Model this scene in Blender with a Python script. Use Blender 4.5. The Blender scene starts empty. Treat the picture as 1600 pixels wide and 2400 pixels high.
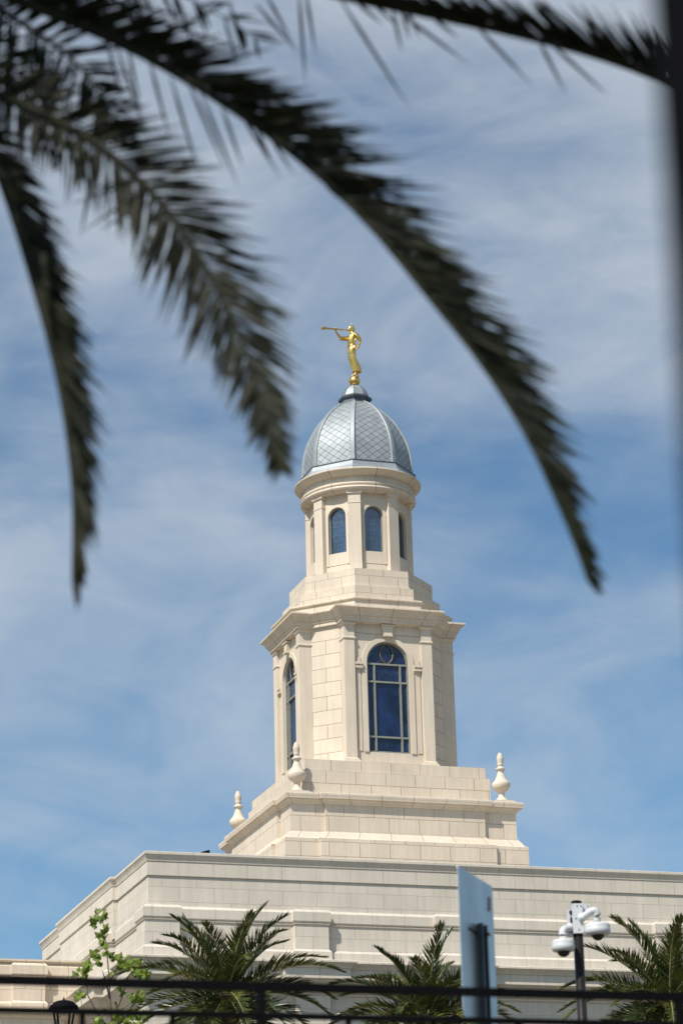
import bpy, math, random
from mathutils import Vector, Matrix
R = math.radians
sc = bpy.context.scene
col = sc.collection
GROUND = -1.6

# ------------------------------------------------------------------ camera
F_PX, PHI, YAW, PITCH, ROLL = 6418.9, 0.322215, 0.315727, 0.331836, -0.026466
CAM = Vector((-80*math.sin(PHI), -80*math.cos(PHI), 0.0))
FW = Vector((math.sin(YAW)*math.cos(PITCH), math.cos(YAW)*math.cos(PITCH), math.sin(PITCH)))
_r0 = Vector((math.cos(YAW), -math.sin(YAW), 0)); _u0 = _r0.cross(FW)
RT = _r0*math.cos(ROLL) + _u0*math.sin(ROLL)
UP = -_r0*math.sin(ROLL) + _u0*math.cos(ROLL)
cd = bpy.data.cameras.new('camera'); cam = bpy.data.objects.new('camera', cd); col.objects.link(cam)
cam.matrix_world = Matrix(((RT.x, UP.x, -FW.x, CAM.x), (RT.y, UP.y, -FW.y, CAM.y), (RT.z, UP.z, -FW.z, CAM.z), (0, 0, 0, 1)))
cd.sensor_fit = 'VERTICAL'; cd.sensor_height = 36.0; cd.lens = F_PX*36/2400
cd.clip_start = 0.1; cd.clip_end = 3000
cd.dof.use_dof = True; cd.dof.focus_distance = 82.0; cd.dof.aperture_fstop = 3.5
sc.camera = cam

def at(px, py, D):
    """point seen at a pixel of the photograph, D metres away along the ground"""
    d = FW + RT*((px-800)/F_PX) - UP*((py-1200)/F_PX)
    return CAM + d*(D/math.hypot(d.x, d.y))

# ------------------------------------------------------------------ light
SUN_AZ, SUN_EL = 55.0, 51.0        # degrees left of the front wall's normal, and up
sdir = Vector((-math.sin(R(SUN_AZ))*math.cos(R(SUN_EL)), -math.cos(R(SUN_AZ))*math.cos(R(SUN_EL)), math.sin(R(SUN_EL))))
sl = bpy.data.lights.new('sun', 'SUN'); sl.energy = 4.9; sl.angle = R(0.53); sl.color = (1.0, 0.94, 0.85)
so = bpy.data.objects.new('sun', sl); col.objects.link(so)
so.rotation_euler = sdir.to_track_quat('Z', 'Y').to_euler()
so.location = (0, 0, 60)

w = bpy.data.worlds.new('World'); sc.world = w; w.use_nodes = True
nt = w.node_tree; N = nt.nodes; L = nt.links
bg = N['Background']
sky = N.new('ShaderNodeTexSky'); sky.sky_type = 'NISHITA'; sky.sun_disc = False
sky.sun_elevation = R(SUN_EL); sky.sun_rotation = math.atan2(sdir.x, sdir.y)
sky.air_density = 1.0; sky.dust_density = 1.0; sky.ozone_density = 1.6; sky.altitude = 700
tc = N.new('ShaderNodeTexCoord')
def wnode(t, **k):
    n = N.new(t)
    for a, b in k.items(): setattr(n, a, b)
    return n
mp = wnode('ShaderNodeMapping'); mp.inputs['Scale'].default_value = (1.0, 1.0, 2.1)
mp.inputs['Rotation'].default_value = (0.12, -0.25, 0.0); mp.inputs['Location'].default_value = (0.35, 0.1, 0.42)
L.new(tc.outputs['Generated'], mp.inputs['Vector'])
n1 = wnode('ShaderNodeTexNoise'); n1.inputs['Scale'].default_value = 6.0; n1.inputs['Detail'].default_value = 5
n1.inputs['Roughness'].default_value = 0.52; n1.inputs['Distortion'].default_value = 0.5
L.new(mp.outputs[0], n1.inputs['Vector'])
n2 = wnode('ShaderNodeTexNoise'); n2.inputs['Scale'].default_value = 16; n2.inputs['Detail'].default_value = 4
n2.inputs['Roughness'].default_value = 0.58; n2.inputs['Distortion'].default_value = 0.9
L.new(mp.outputs[0], n2.inputs['Vector'])
mx = wnode('ShaderNodeMath', operation='MULTIPLY_ADD'); mx.inputs[1].default_value = 0.27
L.new(n2.outputs['Fac'], mx.inputs[0]); L.new(n1.outputs['Fac'], mx.inputs[2])
sx = wnode('ShaderNodeSeparateXYZ'); L.new(tc.outputs['Generated'], sx.inputs[0])
el = wnode('ShaderNodeMapRange'); el.inputs['From Min'].default_value = 0.15; el.inputs['From Max'].default_value = 0.52
el.inputs['To Min'].default_value = -0.13; el.inputs['To Max'].default_value = 0.12     # thicker veil higher up
L.new(sx.outputs['Z'], el.inputs['Value'])
el2 = wnode('ShaderNodeMapRange'); el2.inputs['From Min'].default_value = 0.55; el2.inputs['From Max'].default_value = 0.85
el2.inputs['To Min'].default_value = 0.0; el2.inputs['To Max'].default_value = -0.5     # and clear blue overhead
L.new(sx.outputs['Z'], el2.inputs['Value'])
ad0 = wnode('ShaderNodeMath', operation='ADD'); L.new(el.outputs[0], ad0.inputs[0]); L.new(el2.outputs[0], ad0.inputs[1])
ad = wnode('ShaderNodeMath', operation='ADD'); L.new(mx.outputs[0], ad.inputs[0]); L.new(ad0.outputs[0], ad.inputs[1])
cr = wnode('ShaderNodeMapRange', interpolation_type='SMOOTHSTEP')
cr.inputs['From Min'].default_value = 0.36; cr.inputs['From Max'].default_value = 0.97
cr.inputs['To Min'].default_value = 0.03; cr.inputs['To Max'].default_value = 0.80
L.new(ad.outputs[0], cr.inputs['Value'])
# thin cloud scatters forward: it is brighter towards the sun
dt = wnode('ShaderNodeVectorMath', operation='DOT_PRODUCT'); L.new(tc.outputs['Generated'], dt.inputs[0]); dt.inputs[1].default_value = tuple(sdir)
dmx = wnode('ShaderNodeMath', operation='MAXIMUM'); L.new(dt.outputs['Value'], dmx.inputs[0]); dmx.inputs[1].default_value = 0.0
dpw = wnode('ShaderNodeMath', operation='POWER'); L.new(dmx.outputs[0], dpw.inputs[0]); dpw.inputs[1].default_value = 6.0
dml = wnode('ShaderNodeMath', operation='MULTIPLY_ADD'); L.new(dpw.outputs[0], dml.inputs[0]); dml.inputs[1].default_value = 3.0; dml.inputs[2].default_value = 1.0
ccol = wnode('ShaderNodeMix', data_type='RGBA', blend_type='MULTIPLY'); ccol.inputs['Factor'].default_value = 1
ccol.inputs[6].default_value = (6.6, 7.2, 7.8, 1); L.new(dml.outputs[0], ccol.inputs[7])
mixc = wnode('ShaderNodeMix', data_type='RGBA'); L.new(cr.outputs[0], mixc.inputs['Factor'])
tint = wnode('ShaderNodeMix', data_type='RGBA', blend_type='MULTIPLY'); tint.inputs['Factor'].default_value = 1
L.new(sky.outputs[0], tint.inputs[6]); tint.inputs[7].default_value = (0.74, 1.08, 1.20, 1)
L.new(tint.outputs[2], mixc.inputs[6]); L.new(ccol.outputs[2], mixc.inputs[7])
L.new(mixc.outputs[2], bg.inputs['Color'])
bg.inputs['Strength'].default_value = 0.077

sc.view_settings.view_transform = 'Standard'; sc.view_settings.look = 'None'
sc.view_settings.exposure = 0.24; sc.view_settings.gamma = 1.0
sc.cycles.use_denoising = True
sc.cycles.max_bounces = 6

# ------------------------------------------------------------------ materials
def new_mat(name):
    m = bpy.data.materials.new(name); m.use_nodes = True
    return m, m.node_tree, m.node_tree.nodes['Principled BSDF']
def nd(t, typ, **k):
    n = t.nodes.new(typ)
    for a, b in k.items(): setattr(n, a, b)
    return n
def plain(name, c, rough=0.5, metal=0.0, var=0.15, scale=6.0, bump=0.0, ior=1.45, bscale=None):
    m, t, b = new_mat(name)
    tcn = nd(t, 'ShaderNodeTexCoord'); no = nd(t, 'ShaderNodeTexNoise')
    no.inputs['Scale'].default_value = scale; no.inputs['Detail'].default_value = 6
    t.links.new(tcn.outputs['Object'], no.inputs['Vector'])
    mr = nd(t, 'ShaderNodeMapRange'); mr.inputs['From Min'].default_value = 0.3; mr.inputs['From Max'].default_value = 0.7
    mr.inputs['To Min'].default_value = 1-var; mr.inputs['To Max'].default_value = 1+var
    t.links.new(no.outputs['Fac'], mr.inputs['Value'])
    mu = nd(t, 'ShaderNodeMix', data_type='RGBA', blend_type='MULTIPLY'); mu.inputs['Factor'].default_value = 1
    mu.inputs[6].default_value = (*c, 1); t.links.new(mr.outputs[0], mu.inputs[7])
    t.links.new(mu.outputs[2], b.inputs['Base Color'])
    b.inputs['Roughness'].default_value = rough; b.inputs['Metallic'].default_value = metal; b.inputs['IOR'].default_value = ior
    if bump:
        bp = nd(t, 'ShaderNodeBump'); bp.inputs['Strength'].default_value = bump; bp.inputs['Distance'].default_value = 0.02
        n3 = nd(t, 'ShaderNodeTexNoise'); n3.inputs['Scale'].default_value = bscale or scale*6; n3.inputs['Detail'].default_value = 5
        t.links.new(tcn.outputs['Object'], n3.inputs['Vector']); t.links.new(n3.outputs['Fac'], bp.inputs['Height'])
        t.links.new(bp.outputs[0], b.inputs['Normal'])
    return m

def stone(name, c1, c2, joint, brick_w=2.2, mortar=0.022, offset=0.5, vmin=None, smooth=0.25):
    """dressed stone blocks; UV unit = one course"""
    m, t, b = new_mat(name)
    uv = nd(t, 'ShaderNodeUVMap'); uv.uv_map = 'UVMap'
    src = uv.outputs[0]
    if vmin is not None:
        sp = nd(t, 'ShaderNodeSeparateXYZ'); t.links.new(src, sp.inputs[0])
        mxx = nd(t, 'ShaderNodeMath', operation='MAXIMUM'); mxx.inputs[1].default_value = vmin; t.links.new(sp.outputs[1], mxx.inputs[0])
        cb = nd(t, 'ShaderNodeCombineXYZ'); t.links.new(sp.outputs[0], cb.inputs[0]); t.links.new(mxx.outputs[0], cb.inputs[1]); src = cb.outputs[0]
    br = nd(t, 'ShaderNodeTexBrick'); br.offset = offset; br.offset_frequency = 2; br.squash = 1
    br.inputs['Scale'].default_value = 1; br.inputs['Brick Width'].default_value = brick_w; br.inputs['Row Height'].default_value = 1.0
    br.inputs['Mortar Size'].default_value = mortar; br.inputs['Mortar Smooth'].default_value = smooth; br.inputs['Bias'].default_value = 0
    br.inputs['Color1'].default_value = (*c1, 1); br.inputs['Color2'].default_value = (*c2, 1); br.inputs['Mortar'].default_value = (*joint, 1)
    t.links.new(src, br.inputs['Vector'])
    tcn = nd(t, 'ShaderNodeTexCoord')
    # faint weathering: broad blotches and vertical streaks
    def noise(sc_, vec_scale, lo, hi, det=6):
        mpn = nd(t, 'ShaderNodeMapping'); mpn.inputs['Scale'].default_value = vec_scale
        t.links.new(tcn.outputs['Object'], mpn.inputs['Vector'])
        no = nd(t, 'ShaderNodeTexNoise'); no.inputs['Scale'].default_value = sc_; no.inputs['Detail'].default_value = det
        t.links.new(mpn.outputs[0], no.inputs['Vector'])
        mr = nd(t, 'ShaderNodeMapRange'); mr.inputs['From Min'].default_value = 0.3; mr.inputs['From Max'].default_value = 0.7
        mr.inputs['To Min'].default_value = lo; mr.inputs['To Max'].default_value = hi
        t.links.new(no.outputs['Fac'], mr.inputs['Value']); return mr.outputs[0]
    a = noise(1.1, (1, 1, 1), 0.93, 1.05); s = noise(2.5, (3.5, 3.5, 0.22), 0.93, 1.04); g = noise(45, (1, 1, 1), 0.95, 1.05, 3)
    m1 = nd(t, 'ShaderNodeMath', operation='MULTIPLY'); t.links.new(a, m1.inputs[0]); t.links.new(s, m1.inputs[1])
    m2 = nd(t, 'ShaderNodeMath', operation='MULTIPLY'); t.links.new(m1.outputs[0], m2.inputs[0]); t.links.new(g, m2.inputs[1])
    mu = nd(t, 'ShaderNodeMix', data_type='RGBA', blend_type='MULTIPLY'); mu.inputs['Factor'].default_value = 1
    t.links.new(br.outputs['Color'], mu.inputs[6]); t.links.new(m2.outputs[0], mu.inputs[7])
    t.links.new(mu.outputs[2], b.inputs['Base Color'])
    b.inputs['Roughness'].default_value = 0.85; b.inputs['Specular IOR Level'].default_value = 0.25
    iv = nd(t, 'ShaderNodeMath', operation='SUBTRACT'); iv.inputs[0].default_value = 1; t.links.new(br.outputs['Fac'], iv.inputs[1])
    bp = nd(t, 'ShaderNodeBump'); bp.inputs['Strength'].default_value = 0.5; bp.inputs['Distance'].default_value = 0.02
    t.links.new(iv.outputs[0], bp.inputs['Height']); t.links.new(bp.outputs[0], b.inputs['Normal'])
    return m

CREAM = (0.615, 0.533, 0.435); CREAM2 = (0.575, 0.495, 0.40); JOINT = (0.32, 0.25, 0.18)
GREY = (0.585, 0.53, 0.455); GREY2 = (0.56, 0.505, 0.43); GJOINT = (0.43, 0.385, 0.33)
M = {}
M['stone'] = stone('cream_stone', CREAM, CREAM2, JOINT)
M['stone_chamfer'] = stone('cream_stone_wide', CREAM, CREAM2, JOINT, brick_w=2.24, mortar=0.024)
M['stone_upper'] = stone('cream_stone_plain', CREAM, CREAM2, JOINT, brick_w=60, vmin=0.2, mortar=0.022)
M['stone_grey'] = stone('pale_grey_stone', GREY, GREY2, GJOINT, mortar=0.019)
M['stone_plain'] = stone('cream_stone_moulding', CREAM, CREAM2, JOINT, brick_w=400, mortar=0.02)
M['zinc'] = plain('zinc', (0.29, 0.32, 0.335), 0.5, 0.35, 0.10, 3)
M['zinc_dark'] = plain('dark_lead', (0.085, 0.10, 0.115), 0.45, 0.4, 0.15, 5)
M['gold'] = plain('gold_leaf', (0.80, 0.51, 0.155), 0.30, 1.0, 0.12, 12, 0.15, bscale=25)
M['frame'] = plain('grey_green_frame', (0.25, 0.26, 0.23), 0.5, 0.25, 0.08)
M['ring'] = plain('dull_bronze_ring', (0.16, 0.135, 0.085), 0.5, 0.3, 0.1)
M['frame_dark'] = plain('dark_window_frame', (0.16, 0.17, 0.15), 0.5, 0.2, 0.08)
M['dark_metal'] = plain('black_paint', (0.005, 0.005, 0.006), 0.7, 0.0, 0.2, ior=1.12)
M['pole_metal'] = plain('brown_black_paint', (0.022, 0.019, 0.017), 0.32, 0.3, 0.2)
M['white_plastic'] = plain('white_plastic', (0.52, 0.53, 0.545), 0.35, 0.0, 0.03)
M['smoked_dome'] = plain('smoked_dome', (0.012, 0.012, 0.013), 0.08, 0.0, 0.1)
M['galvanised'] = plain('galvanised_sheet', (0.52, 0.54, 0.55), 0.40, 0.7, 0.14, 3.0)
M['post_metal'] = plain('dark_post', (0.06, 0.066, 0.072), 0.45, 0.6, 0.2)
M['sticker'] = plain('red_sticker', (0.30, 0.09, 0.08), 0.5, 0, 0.3, 60)
M['brass'] = plain('bolt_steel', (0.7, 0.68, 0.6), 0.3, 0.9, 0.1)
M['roof'] = plain('roof_membrane', (0.50, 0.45, 0.38), 0.9, 0, 0.1)
M['bark'] = plain('palm_bark', (0.10, 0.075, 0.05), 0.9, 0, 0.35, 8, 0.8)
M['twig'] = plain('young_bark', (0.10, 0.075, 0.06), 0.8, 0, 0.25, 20)
M['lamp_glass'] = plain('clouded_glass', (0.16, 0.17, 0.165), 0.25, 0, 0.05)
M['paving'] = plain('ground_cover', (0.125, 0.108, 0.075), 0.95, 0, 0.35, 0.15)

def leaf_mat(name, c, c2, rough=0.42, trans=0.18, scale=5.0, spec=0.5):
    m, t, b = new_mat(name)
    tcn = nd(t, 'ShaderNodeTexCoord'); no = nd(t, 'ShaderNodeTexNoise'); no.inputs['Scale'].default_value = scale; no.inputs['Detail'].default_value = 3
    t.links.new(tcn.outputs['Object'], no.inputs['Vector'])
    rp = nd(t, 'ShaderNodeMapRange'); rp.inputs['From Min'].default_value = 0.38; rp.inputs['From Max'].default_value = 0.68
    t.links.new(no.outputs['Fac'], rp.inputs['Value'])
    mxn = nd(t, 'ShaderNodeMix', data_type='RGBA'); mxn.inputs[6].default_value = (*c, 1); mxn.inputs[7].default_value = (*c2, 1)
    t.links.new(rp.outputs[0], mxn.inputs['Factor']); t.links.new(mxn.outputs[2], b.inputs['Base Color'])
    b.inputs['Roughness'].default_value = rough; b.inputs['Specular IOR Level'].default_value = spec
    if trans:
        tr = nd(t, 'ShaderNodeBsdfTranslucent'); t.links.new(mxn.outputs[2], tr.inputs['Color'])
        ms = nd(t, 'ShaderNodeMixShader'); ms.inputs[0].default_value = trans
        out = [n for n in t.nodes if n.type == 'OUTPUT_MATERIAL'][0]
        t.links.new(b.outputs[0], ms.inputs[1]); t.links.new(tr.outputs[0], ms.inputs[2]); t.links.new(ms.outputs[0], out.inputs[0])
    return m
M['frond_shade'] = leaf_mat('shade_darkened_palm_leaf', (0.004, 0.006, 0.0018), (0.011, 0.0135, 0.004), 0.6, 0.03, 6, 0.15)  # palm leaf with crown shade put into its colour, near black
M['rachis_shade'] = plain('shade_darkened_palm_stalk', (0.012, 0.013, 0.006), 0.7, 0, 0.25, 10, ior=1.25)  # stalk colour darkened the same way to stand in for shade
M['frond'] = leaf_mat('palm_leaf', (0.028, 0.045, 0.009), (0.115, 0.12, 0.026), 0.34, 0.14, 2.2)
M['rachis'] = plain('palm_stalk', (0.22, 0.21, 0.09), 0.45, 0, 0.2, 5)
M['green_leaf'] = leaf_mat('plane_leaf', (0.075, 0.120, 0.010), (0.22, 0.28, 0.028), 0.45, 0.30, 9)

def dome_mat():
    m, t, b = new_mat('zinc_shingles')
    uv = nd(t, 'ShaderNodeUVMap'); uv.uv_map = 'UVMap'
    sp = nd(t, 'ShaderNodeSeparateXYZ'); t.links.new(uv.outputs[0], sp.inputs[0])
    def mth(op, a, bb):
        n = nd(t, 'ShaderNodeMath', operation=op)
        for i, v in enumerate((a, bb)):
            if v is None: continue
            if isinstance(v, (int, float)): n.inputs[i].default_value = v
            else: t.links.new(v, n.inputs[i])
        return n.outputs[0]
    p = mth('ADD', sp.outputs[0], sp.outputs[1]); q = mth('SUBTRACT', sp.outputs[1], sp.outputs[0])
    fp = mth('FRACT', p, None); fq = mth('FRACT', q, None)
    mn = mth('MINIMUM', fp, fq)
    ln = nd(t, 'ShaderNodeMapRange'); ln.inputs['From Min'].default_value = 0.035; ln.inputs['From Max'].default_value = 0.11  # dark lines paint the shadow along each overlapping shingle edge
    t.links.new(mn, ln.inputs['Value'])
    cellv = nd(t, 'ShaderNodeCombineXYZ'); t.links.new(mth('FLOOR', p, None), cellv.inputs[0]); t.links.new(mth('FLOOR', q, None), cellv.inputs[1])
    wn = nd(t, 'ShaderNodeTexWhiteNoise', noise_dimensions='3D'); t.links.new(cellv.outputs[0], wn.inputs['Vector'])
    vr = nd(t, 'ShaderNodeMapRange'); vr.inputs['To Min'].default_value = 0.88; vr.inputs['To Max'].default_value = 1.08
    t.links.new(wn.outputs['Value'], vr.inputs['Value'])
    base = nd(t, 'ShaderNodeMix', data_type='RGBA'); base.inputs[6].default_value = (0.05, 0.06, 0.07, 1); base.inputs[7].default_value = (0.30, 0.33, 0.34, 1)
    t.links.new(ln.outputs[0], base.inputs['Factor'])
    mu = nd(t, 'ShaderNodeMix', data_type='RGBA', blend_type='MULTIPLY'); mu.inputs['Factor'].default_value = 1
    t.links.new(base.outputs[2], mu.inputs[6]); t.links.new(vr.outputs[0], mu.inputs[7])
    t.links.new(mu.outputs[2], b.inputs['Base Color'])
    b.inputs['Metallic'].default_value = 0.35; b.inputs['Roughness'].default_value = 0.52
    h = mth('ADD', fp, fq)
    bp = nd(t, 'ShaderNodeBump'); bp.inputs['Strength'].default_value = 0.30; bp.inputs['Distance'].default_value = 0.02; bp.invert = True
    t.links.new(h, bp.inputs['Height']); t.links.new(bp.outputs[0], b.inputs['Normal'])
    return m
M['shingle'] = dome_mat()
M['slot_shade'] = plain('slot_shade_paint', (0.05, 0.035, 0.02), 0.9)  # dark brown stands for the shade inside narrow gaps

def glass_mat(name, tint, lattice, scroll=0.0, ior=1.62):
    """dark leaded pane: thin lead lines on a glossy face"""
    m, t, b = new_mat(name)
    uv = nd(t, 'ShaderNodeUVMap'); uv.uv_map = 'UVMap'
    br = nd(t, 'ShaderNodeTexBrick'); br.offset = 0; br.inputs['Scale'].default_value = 1
    br.inputs['Brick Width'].default_value = 0.09; br.inputs['Row Height'].default_value = 0.15
    br.inputs['Mortar Size'].default_value = 0.005; br.inputs['Mortar Smooth'].default_value = 0.2
    br.inputs['Color1'].default_value = (*tint, 1); br.inputs['Color2'].default_value = (*[c*1.25 for c in tint], 1)
    br.inputs['Mortar'].default_value = (*lattice, 1)
    t.links.new(uv.outputs[0], br.inputs['Vector'])
    last = br.outputs['Color']
    if scroll:
        vo = nd(t, 'ShaderNodeTexNoise'); vo.inputs['Scale'].default_value = 11; vo.inputs['Detail'].default_value = 2; vo.inputs['Distortion'].default_value = 2.5
        t.links.new(uv.outputs[0], vo.inputs['Vector'])
        mr = nd(t, 'ShaderNodeMapRange'); mr.inputs['From Min'].default_value = 0.52; mr.inputs['From Max'].default_value = 0.60; mr.inputs['To Max'].default_value = scroll
        t.links.new(vo.outputs['Fac'], mr.inputs['Value'])
        mxn = nd(t, 'ShaderNodeMix', data_type='RGBA'); t.links.new(mr.outputs[0], mxn.inputs['Factor'])
        t.links.new(last, mxn.inputs[6]); mxn.inputs[7].default_value = (0.05, 0.09, 0.17, 1); last = mxn.outputs[2]
    big = nd(t, 'ShaderNodeTexNoise'); big.inputs['Scale'].default_value = 1.3; big.inputs['Detail'].default_value = 3; t.links.new(uv.outputs[0], big.inputs['Vector'])
    bm = nd(t, 'ShaderNodeMapRange'); bm.inputs['From Min'].default_value = 0.35; bm.inputs['From Max'].default_value = 0.65; bm.inputs['To Min'].default_value = 0.35; bm.inputs['To Max'].default_value = 1.25
    t.links.new(big.outputs['Fac'], bm.inputs['Value'])
    bmu = nd(t, 'ShaderNodeMix', data_type='RGBA', blend_type='MULTIPLY'); bmu.inputs['Factor'].default_value = 1
    t.links.new(last, bmu.inputs[6]); t.links.new(bm.outputs[0], bmu.inputs[7]); last = bmu.outputs[2]
    t.links.new(last, b.inputs['Base Color'])
    b.inputs['Roughness'].default_value = 0.05; b.inputs['IOR'].default_value = ior
    wv = nd(t, 'ShaderNodeTexNoise'); wv.inputs['Scale'].default_value = 2.6; wv.inputs['Detail'].default_value = 2
    t.links.new(uv.outputs[0], wv.inputs['Vector'])
    bp = nd(t, 'ShaderNodeBump'); bp.inputs['Strength'].default_value = 0.15; bp.inputs['Distance'].default_value = 0.05
    t.links.new(wv.outputs['Fac'], bp.inputs['Height']); t.links.new(bp.outputs[0], b.inputs['Normal'])
    return m
M['pane'] = glass_mat('deep_blue_glass', (0.006, 0.017, 0.068), (0.012, 0.026, 0.07), 0.0)
M['pane_scroll'] = glass_mat('etched_blue_glass', (0.006, 0.015, 0.055), (0.009, 0.020, 0.065), 0.40)
M['pane_lantern'] = glass_mat('lantern_glass', (0.010, 0.024, 0.055), (0.05, 0.085, 0.11), 0.0, 2.4)

# ------------------------------------------------------------------ mesh builder
class MB:
    def __init__(s): s.v = []; s.f = []; s.uv = []; s.sm = []
    def face(s, pts, uvs=None, smooth=False):
        i = len(s.v); s.v += [tuple(p) for p in pts]; s.f.append(list(range(i, i+len(pts))))
        s.uv.append(uvs or [(0.5, 0.5)]*len(pts)); s.sm.append(smooth)
    def grid(s, rows, closed=True, smooth=True, cap0=False, cap1=False):
        """rows of points with shared vertices"""
        n = len(rows[0]); b = len(s.v)
        for r in rows: s.v += [tuple(p) for p in r]
        for i in range(len(rows)-1):
            for j in range(n if closed else n-1):
                k = (j+1) % n
                s.f.append([b+i*n+j, b+i*n+k, b+(i+1)*n+k, b+(i+1)*n+j]); s.uv.append([(0.5, 0.5)]*4); s.sm.append(smooth)
        if cap0: s.f.append([b+j for j in reversed(range(n))]); s.uv.append([(0.5, 0.5)]*n); s.sm.append(False)
        if cap1: s.f.append([b+(len(rows)-1)*n+j for j in range(n)]); s.uv.append([(0.5, 0.5)]*n); s.sm.append(False)
    def box(s, x0, x1, y0, y1, z0, z1, T=None):
        c = [Vector(p) for p in ((x0, y0, z0), (x1, y0, z0), (x1, y1, z0), (x0, y1, z0), (x0, y0, z1), (x1, y0, z1), (x1, y1, z1), (x0, y1, z1))]
        if T: c = [T(p) for p in c]
        for q in ((3, 2, 1, 0), (4, 5, 6, 7), (0, 1, 5, 4), (1, 2, 6, 5), (2, 3, 7, 6), (3, 0, 4, 7)): s.face([c[i] for i in q])
    def tube(s, pts, rad, n=8, smooth=True, cap=True):
        pts = [Vector(p) for p in pts]; rows = []
        if not hasattr(rad, '__len__'): rad = [rad]*len(pts)
        ref = None
        for i, p in enumerate(pts):
            t = (pts[min(i+1, len(pts)-1)]-pts[max(i-1, 0)]).normalized()
            if ref is None: ref = Vector((0, 0, 1)) if abs(t.z) < 0.9 else Vector((1, 0, 0))
            a = t.cross(ref).normalized(); bb = t.cross(a).normalized(); ref = -bb.cross(a).cross(a) if False else ref
            rows.append([p+(a*math.cos(2*math.pi*j/n)+bb*math.sin(2*math.pi*j/n))*rad[i] for j in range(n)])
        s.grid(rows, True, smooth, cap, cap)
    def lathe(s, prof, n=24, c=(0, 0, 0), smooth=True, rot=0.0):
        rows = [[(c[0]+r*math.cos(2*math.pi*j/n+rot), c[1]+r*math.sin(2*math.pi*j/n+rot), c[2]+z) for j in range(n)] for r, z in prof]
        s.grid(rows, True, smooth, True, True)
    def sweep(s, path, prof, closed=True, cap_top=False, ucourse=0.41, u0=0.0, smooth=False):
        """path: plan polyline with the outside on its right; prof: (offset, z[, v])"""
        path = [Vector((p[0], p[1])) for p in path]; n = len(path)
        ne = n if closed else n-1
        en = []
        for i in range(ne):
            d = (path[(i+1) % n]-path[i]).normalized(); en.append(Vector((d.y, -d.x)))
        def off(o):
            r = []
            for i in range(n):
                if closed: a, b = en[i-1], en[i]
                else: a, b = en[max(i-1, 0)], en[min(i, ne-1)]
                m = (a+b)/(1+a.dot(b)); r.append(path[i]+m*o)
            return r
        cum = [u0]
        for i in range(ne): cum.append(cum[-1]+(path[(i+1) % n]-path[i]).length/ucourse)
        rings = [off(p[0]) for p in prof]
        for k in range(len(prof)-1):
            z0, z1 = prof[k][1], prof[k+1][1]
            if len(prof[k]) > 2 and len(prof[k+1]) > 2: v0, v1 = prof[k][2], prof[k+1][2]
            else: v0 = v1 = 0.5
            if abs(v0-v1) < 1e-6: v0 = v1 = math.floor(v0)+0.5
            for i in range(ne):
                j = (i+1) % n
                A, B, Cc, D = rings[k][i], rings[k][j], rings[k+1][j], rings[k+1][i]
                s.face([(A.x, A.y, z0), (B.x, B.y, z0), (Cc.x, Cc.y, z1), (D.x, D.y, z1)],
                       [(cum[i], v0), (cum[i+1], v0), (cum[i+1], v1), (cum[i], v1)], smooth)
        if cap_top:
            z = prof[-1][1]; s.face([(p.x, p.y, z) for p in rings[-1]])
    def build(s, name, mat, parent=None, loc=None):
        me = bpy.data.meshes.new(name); me.from_pydata(s.v, [], s.f)
        uvl = me.uv_layers.new(name='UVMap'); k = 0
        flat = [c for f in s.uv for p in f for c in p]
        uvl.data.foreach_set('uv', flat)
        me.polygons.foreach_set('use_smooth', s.sm)
        mats = mat if isinstance(mat, list) else [mat]
        for m_ in mats: me.materials.append(m_)
        me.update()
        o = bpy.data.objects.new(name, me); col.objects.link(o)
        if loc: o.location = loc
        if parent:
            o.parent = parent; o.matrix_parent_inverse = Matrix.Translation(-parent.location) if parent.location.length else Matrix()
        return o

def empty(name, loc=(0, 0, 0)):
    o = bpy.data.objects.new(name, None); o.empty_display_size = 0.3; col.objects.link(o); o.location = loc
    return o
def tag(o, label=None, cat=None, group=None, kind=None):
    for k, v in (('label', label), ('category', cat), ('group', group), ('kind', kind)):
        if v: o[k] = v
    return o
def rot(k, deg=None):
    """local frame of a wall: x along it, y = distance out from the tower axis; the front wall is k = 0"""
    a = R(deg if deg is not None else 90*k)
    c_, s_ = math.cos(a), math.sin(a)
    def T(p):
        x, y, z = p[0], -p[1], p[2]
        return Vector((x*c_-y*s_, x*s_+y*c_, z))
    return T
def octa(a, turn=22.5):
    r = a/math.cos(math.pi/8)
    return [(r*math.cos(R(turn+45*k)), r*math.sin(R(turn+45*k))) for k in range(8)]

# ------------------------------------------------------------------ ground
g = MB(); g.face([(-600, -600, GROUND), (600, -600, GROUND), (600, 600, GROUND), (-600, 600, GROUND)])
tag(g.build('ground', M['paving']), kind='structure')

# ------------------------------------------------------------------ temple
temple = empty('temple', (0, 0, GROUND))
tag(temple, 'cream stone temple with an octagonal domed tower rising from its flat roof', 'building')
T0 = temple

# main block, upper wall
up_path = [(-9.11, -9.88), (13.0, -9.88), (13.0, 2.9), (-9.11, 2.9), (-9.11, 0.0), (-9.235, 0.0), (-9.235, -6.57), (-9.11, -6.57)]
b = MB(); b.sweep(up_path, [(0, 12.85, 0), (0, 13.22, 1), (0, 13.59, 2), (0, 13.868, 3), (0.035, 13.872, 3), (0.035, 14.23, 4)], u0=0.25)
b.build('upper_wall', M['stone_grey'], T0)
b = MB(); b.sweep(up_path, [(0.035, 14.228), (0.05, 14.232), (0.055, 14.26), (0.075, 14.32), (0.105, 14.38), (0.12, 14.40), (0.12, 14.462), (0.09, 14.475), (-0.35, 14.48), (-0.35, 13.7)], u0=0.25)
b.build('parapet_coping', M['stone_grey'], T0)
b = MB(); b.face([(-9.0, -9.8, 13.75), (12.9, -9.8, 13.75), (12.9, 2.8, 13.75), (-9.0, 2.8, 13.75)])
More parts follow.
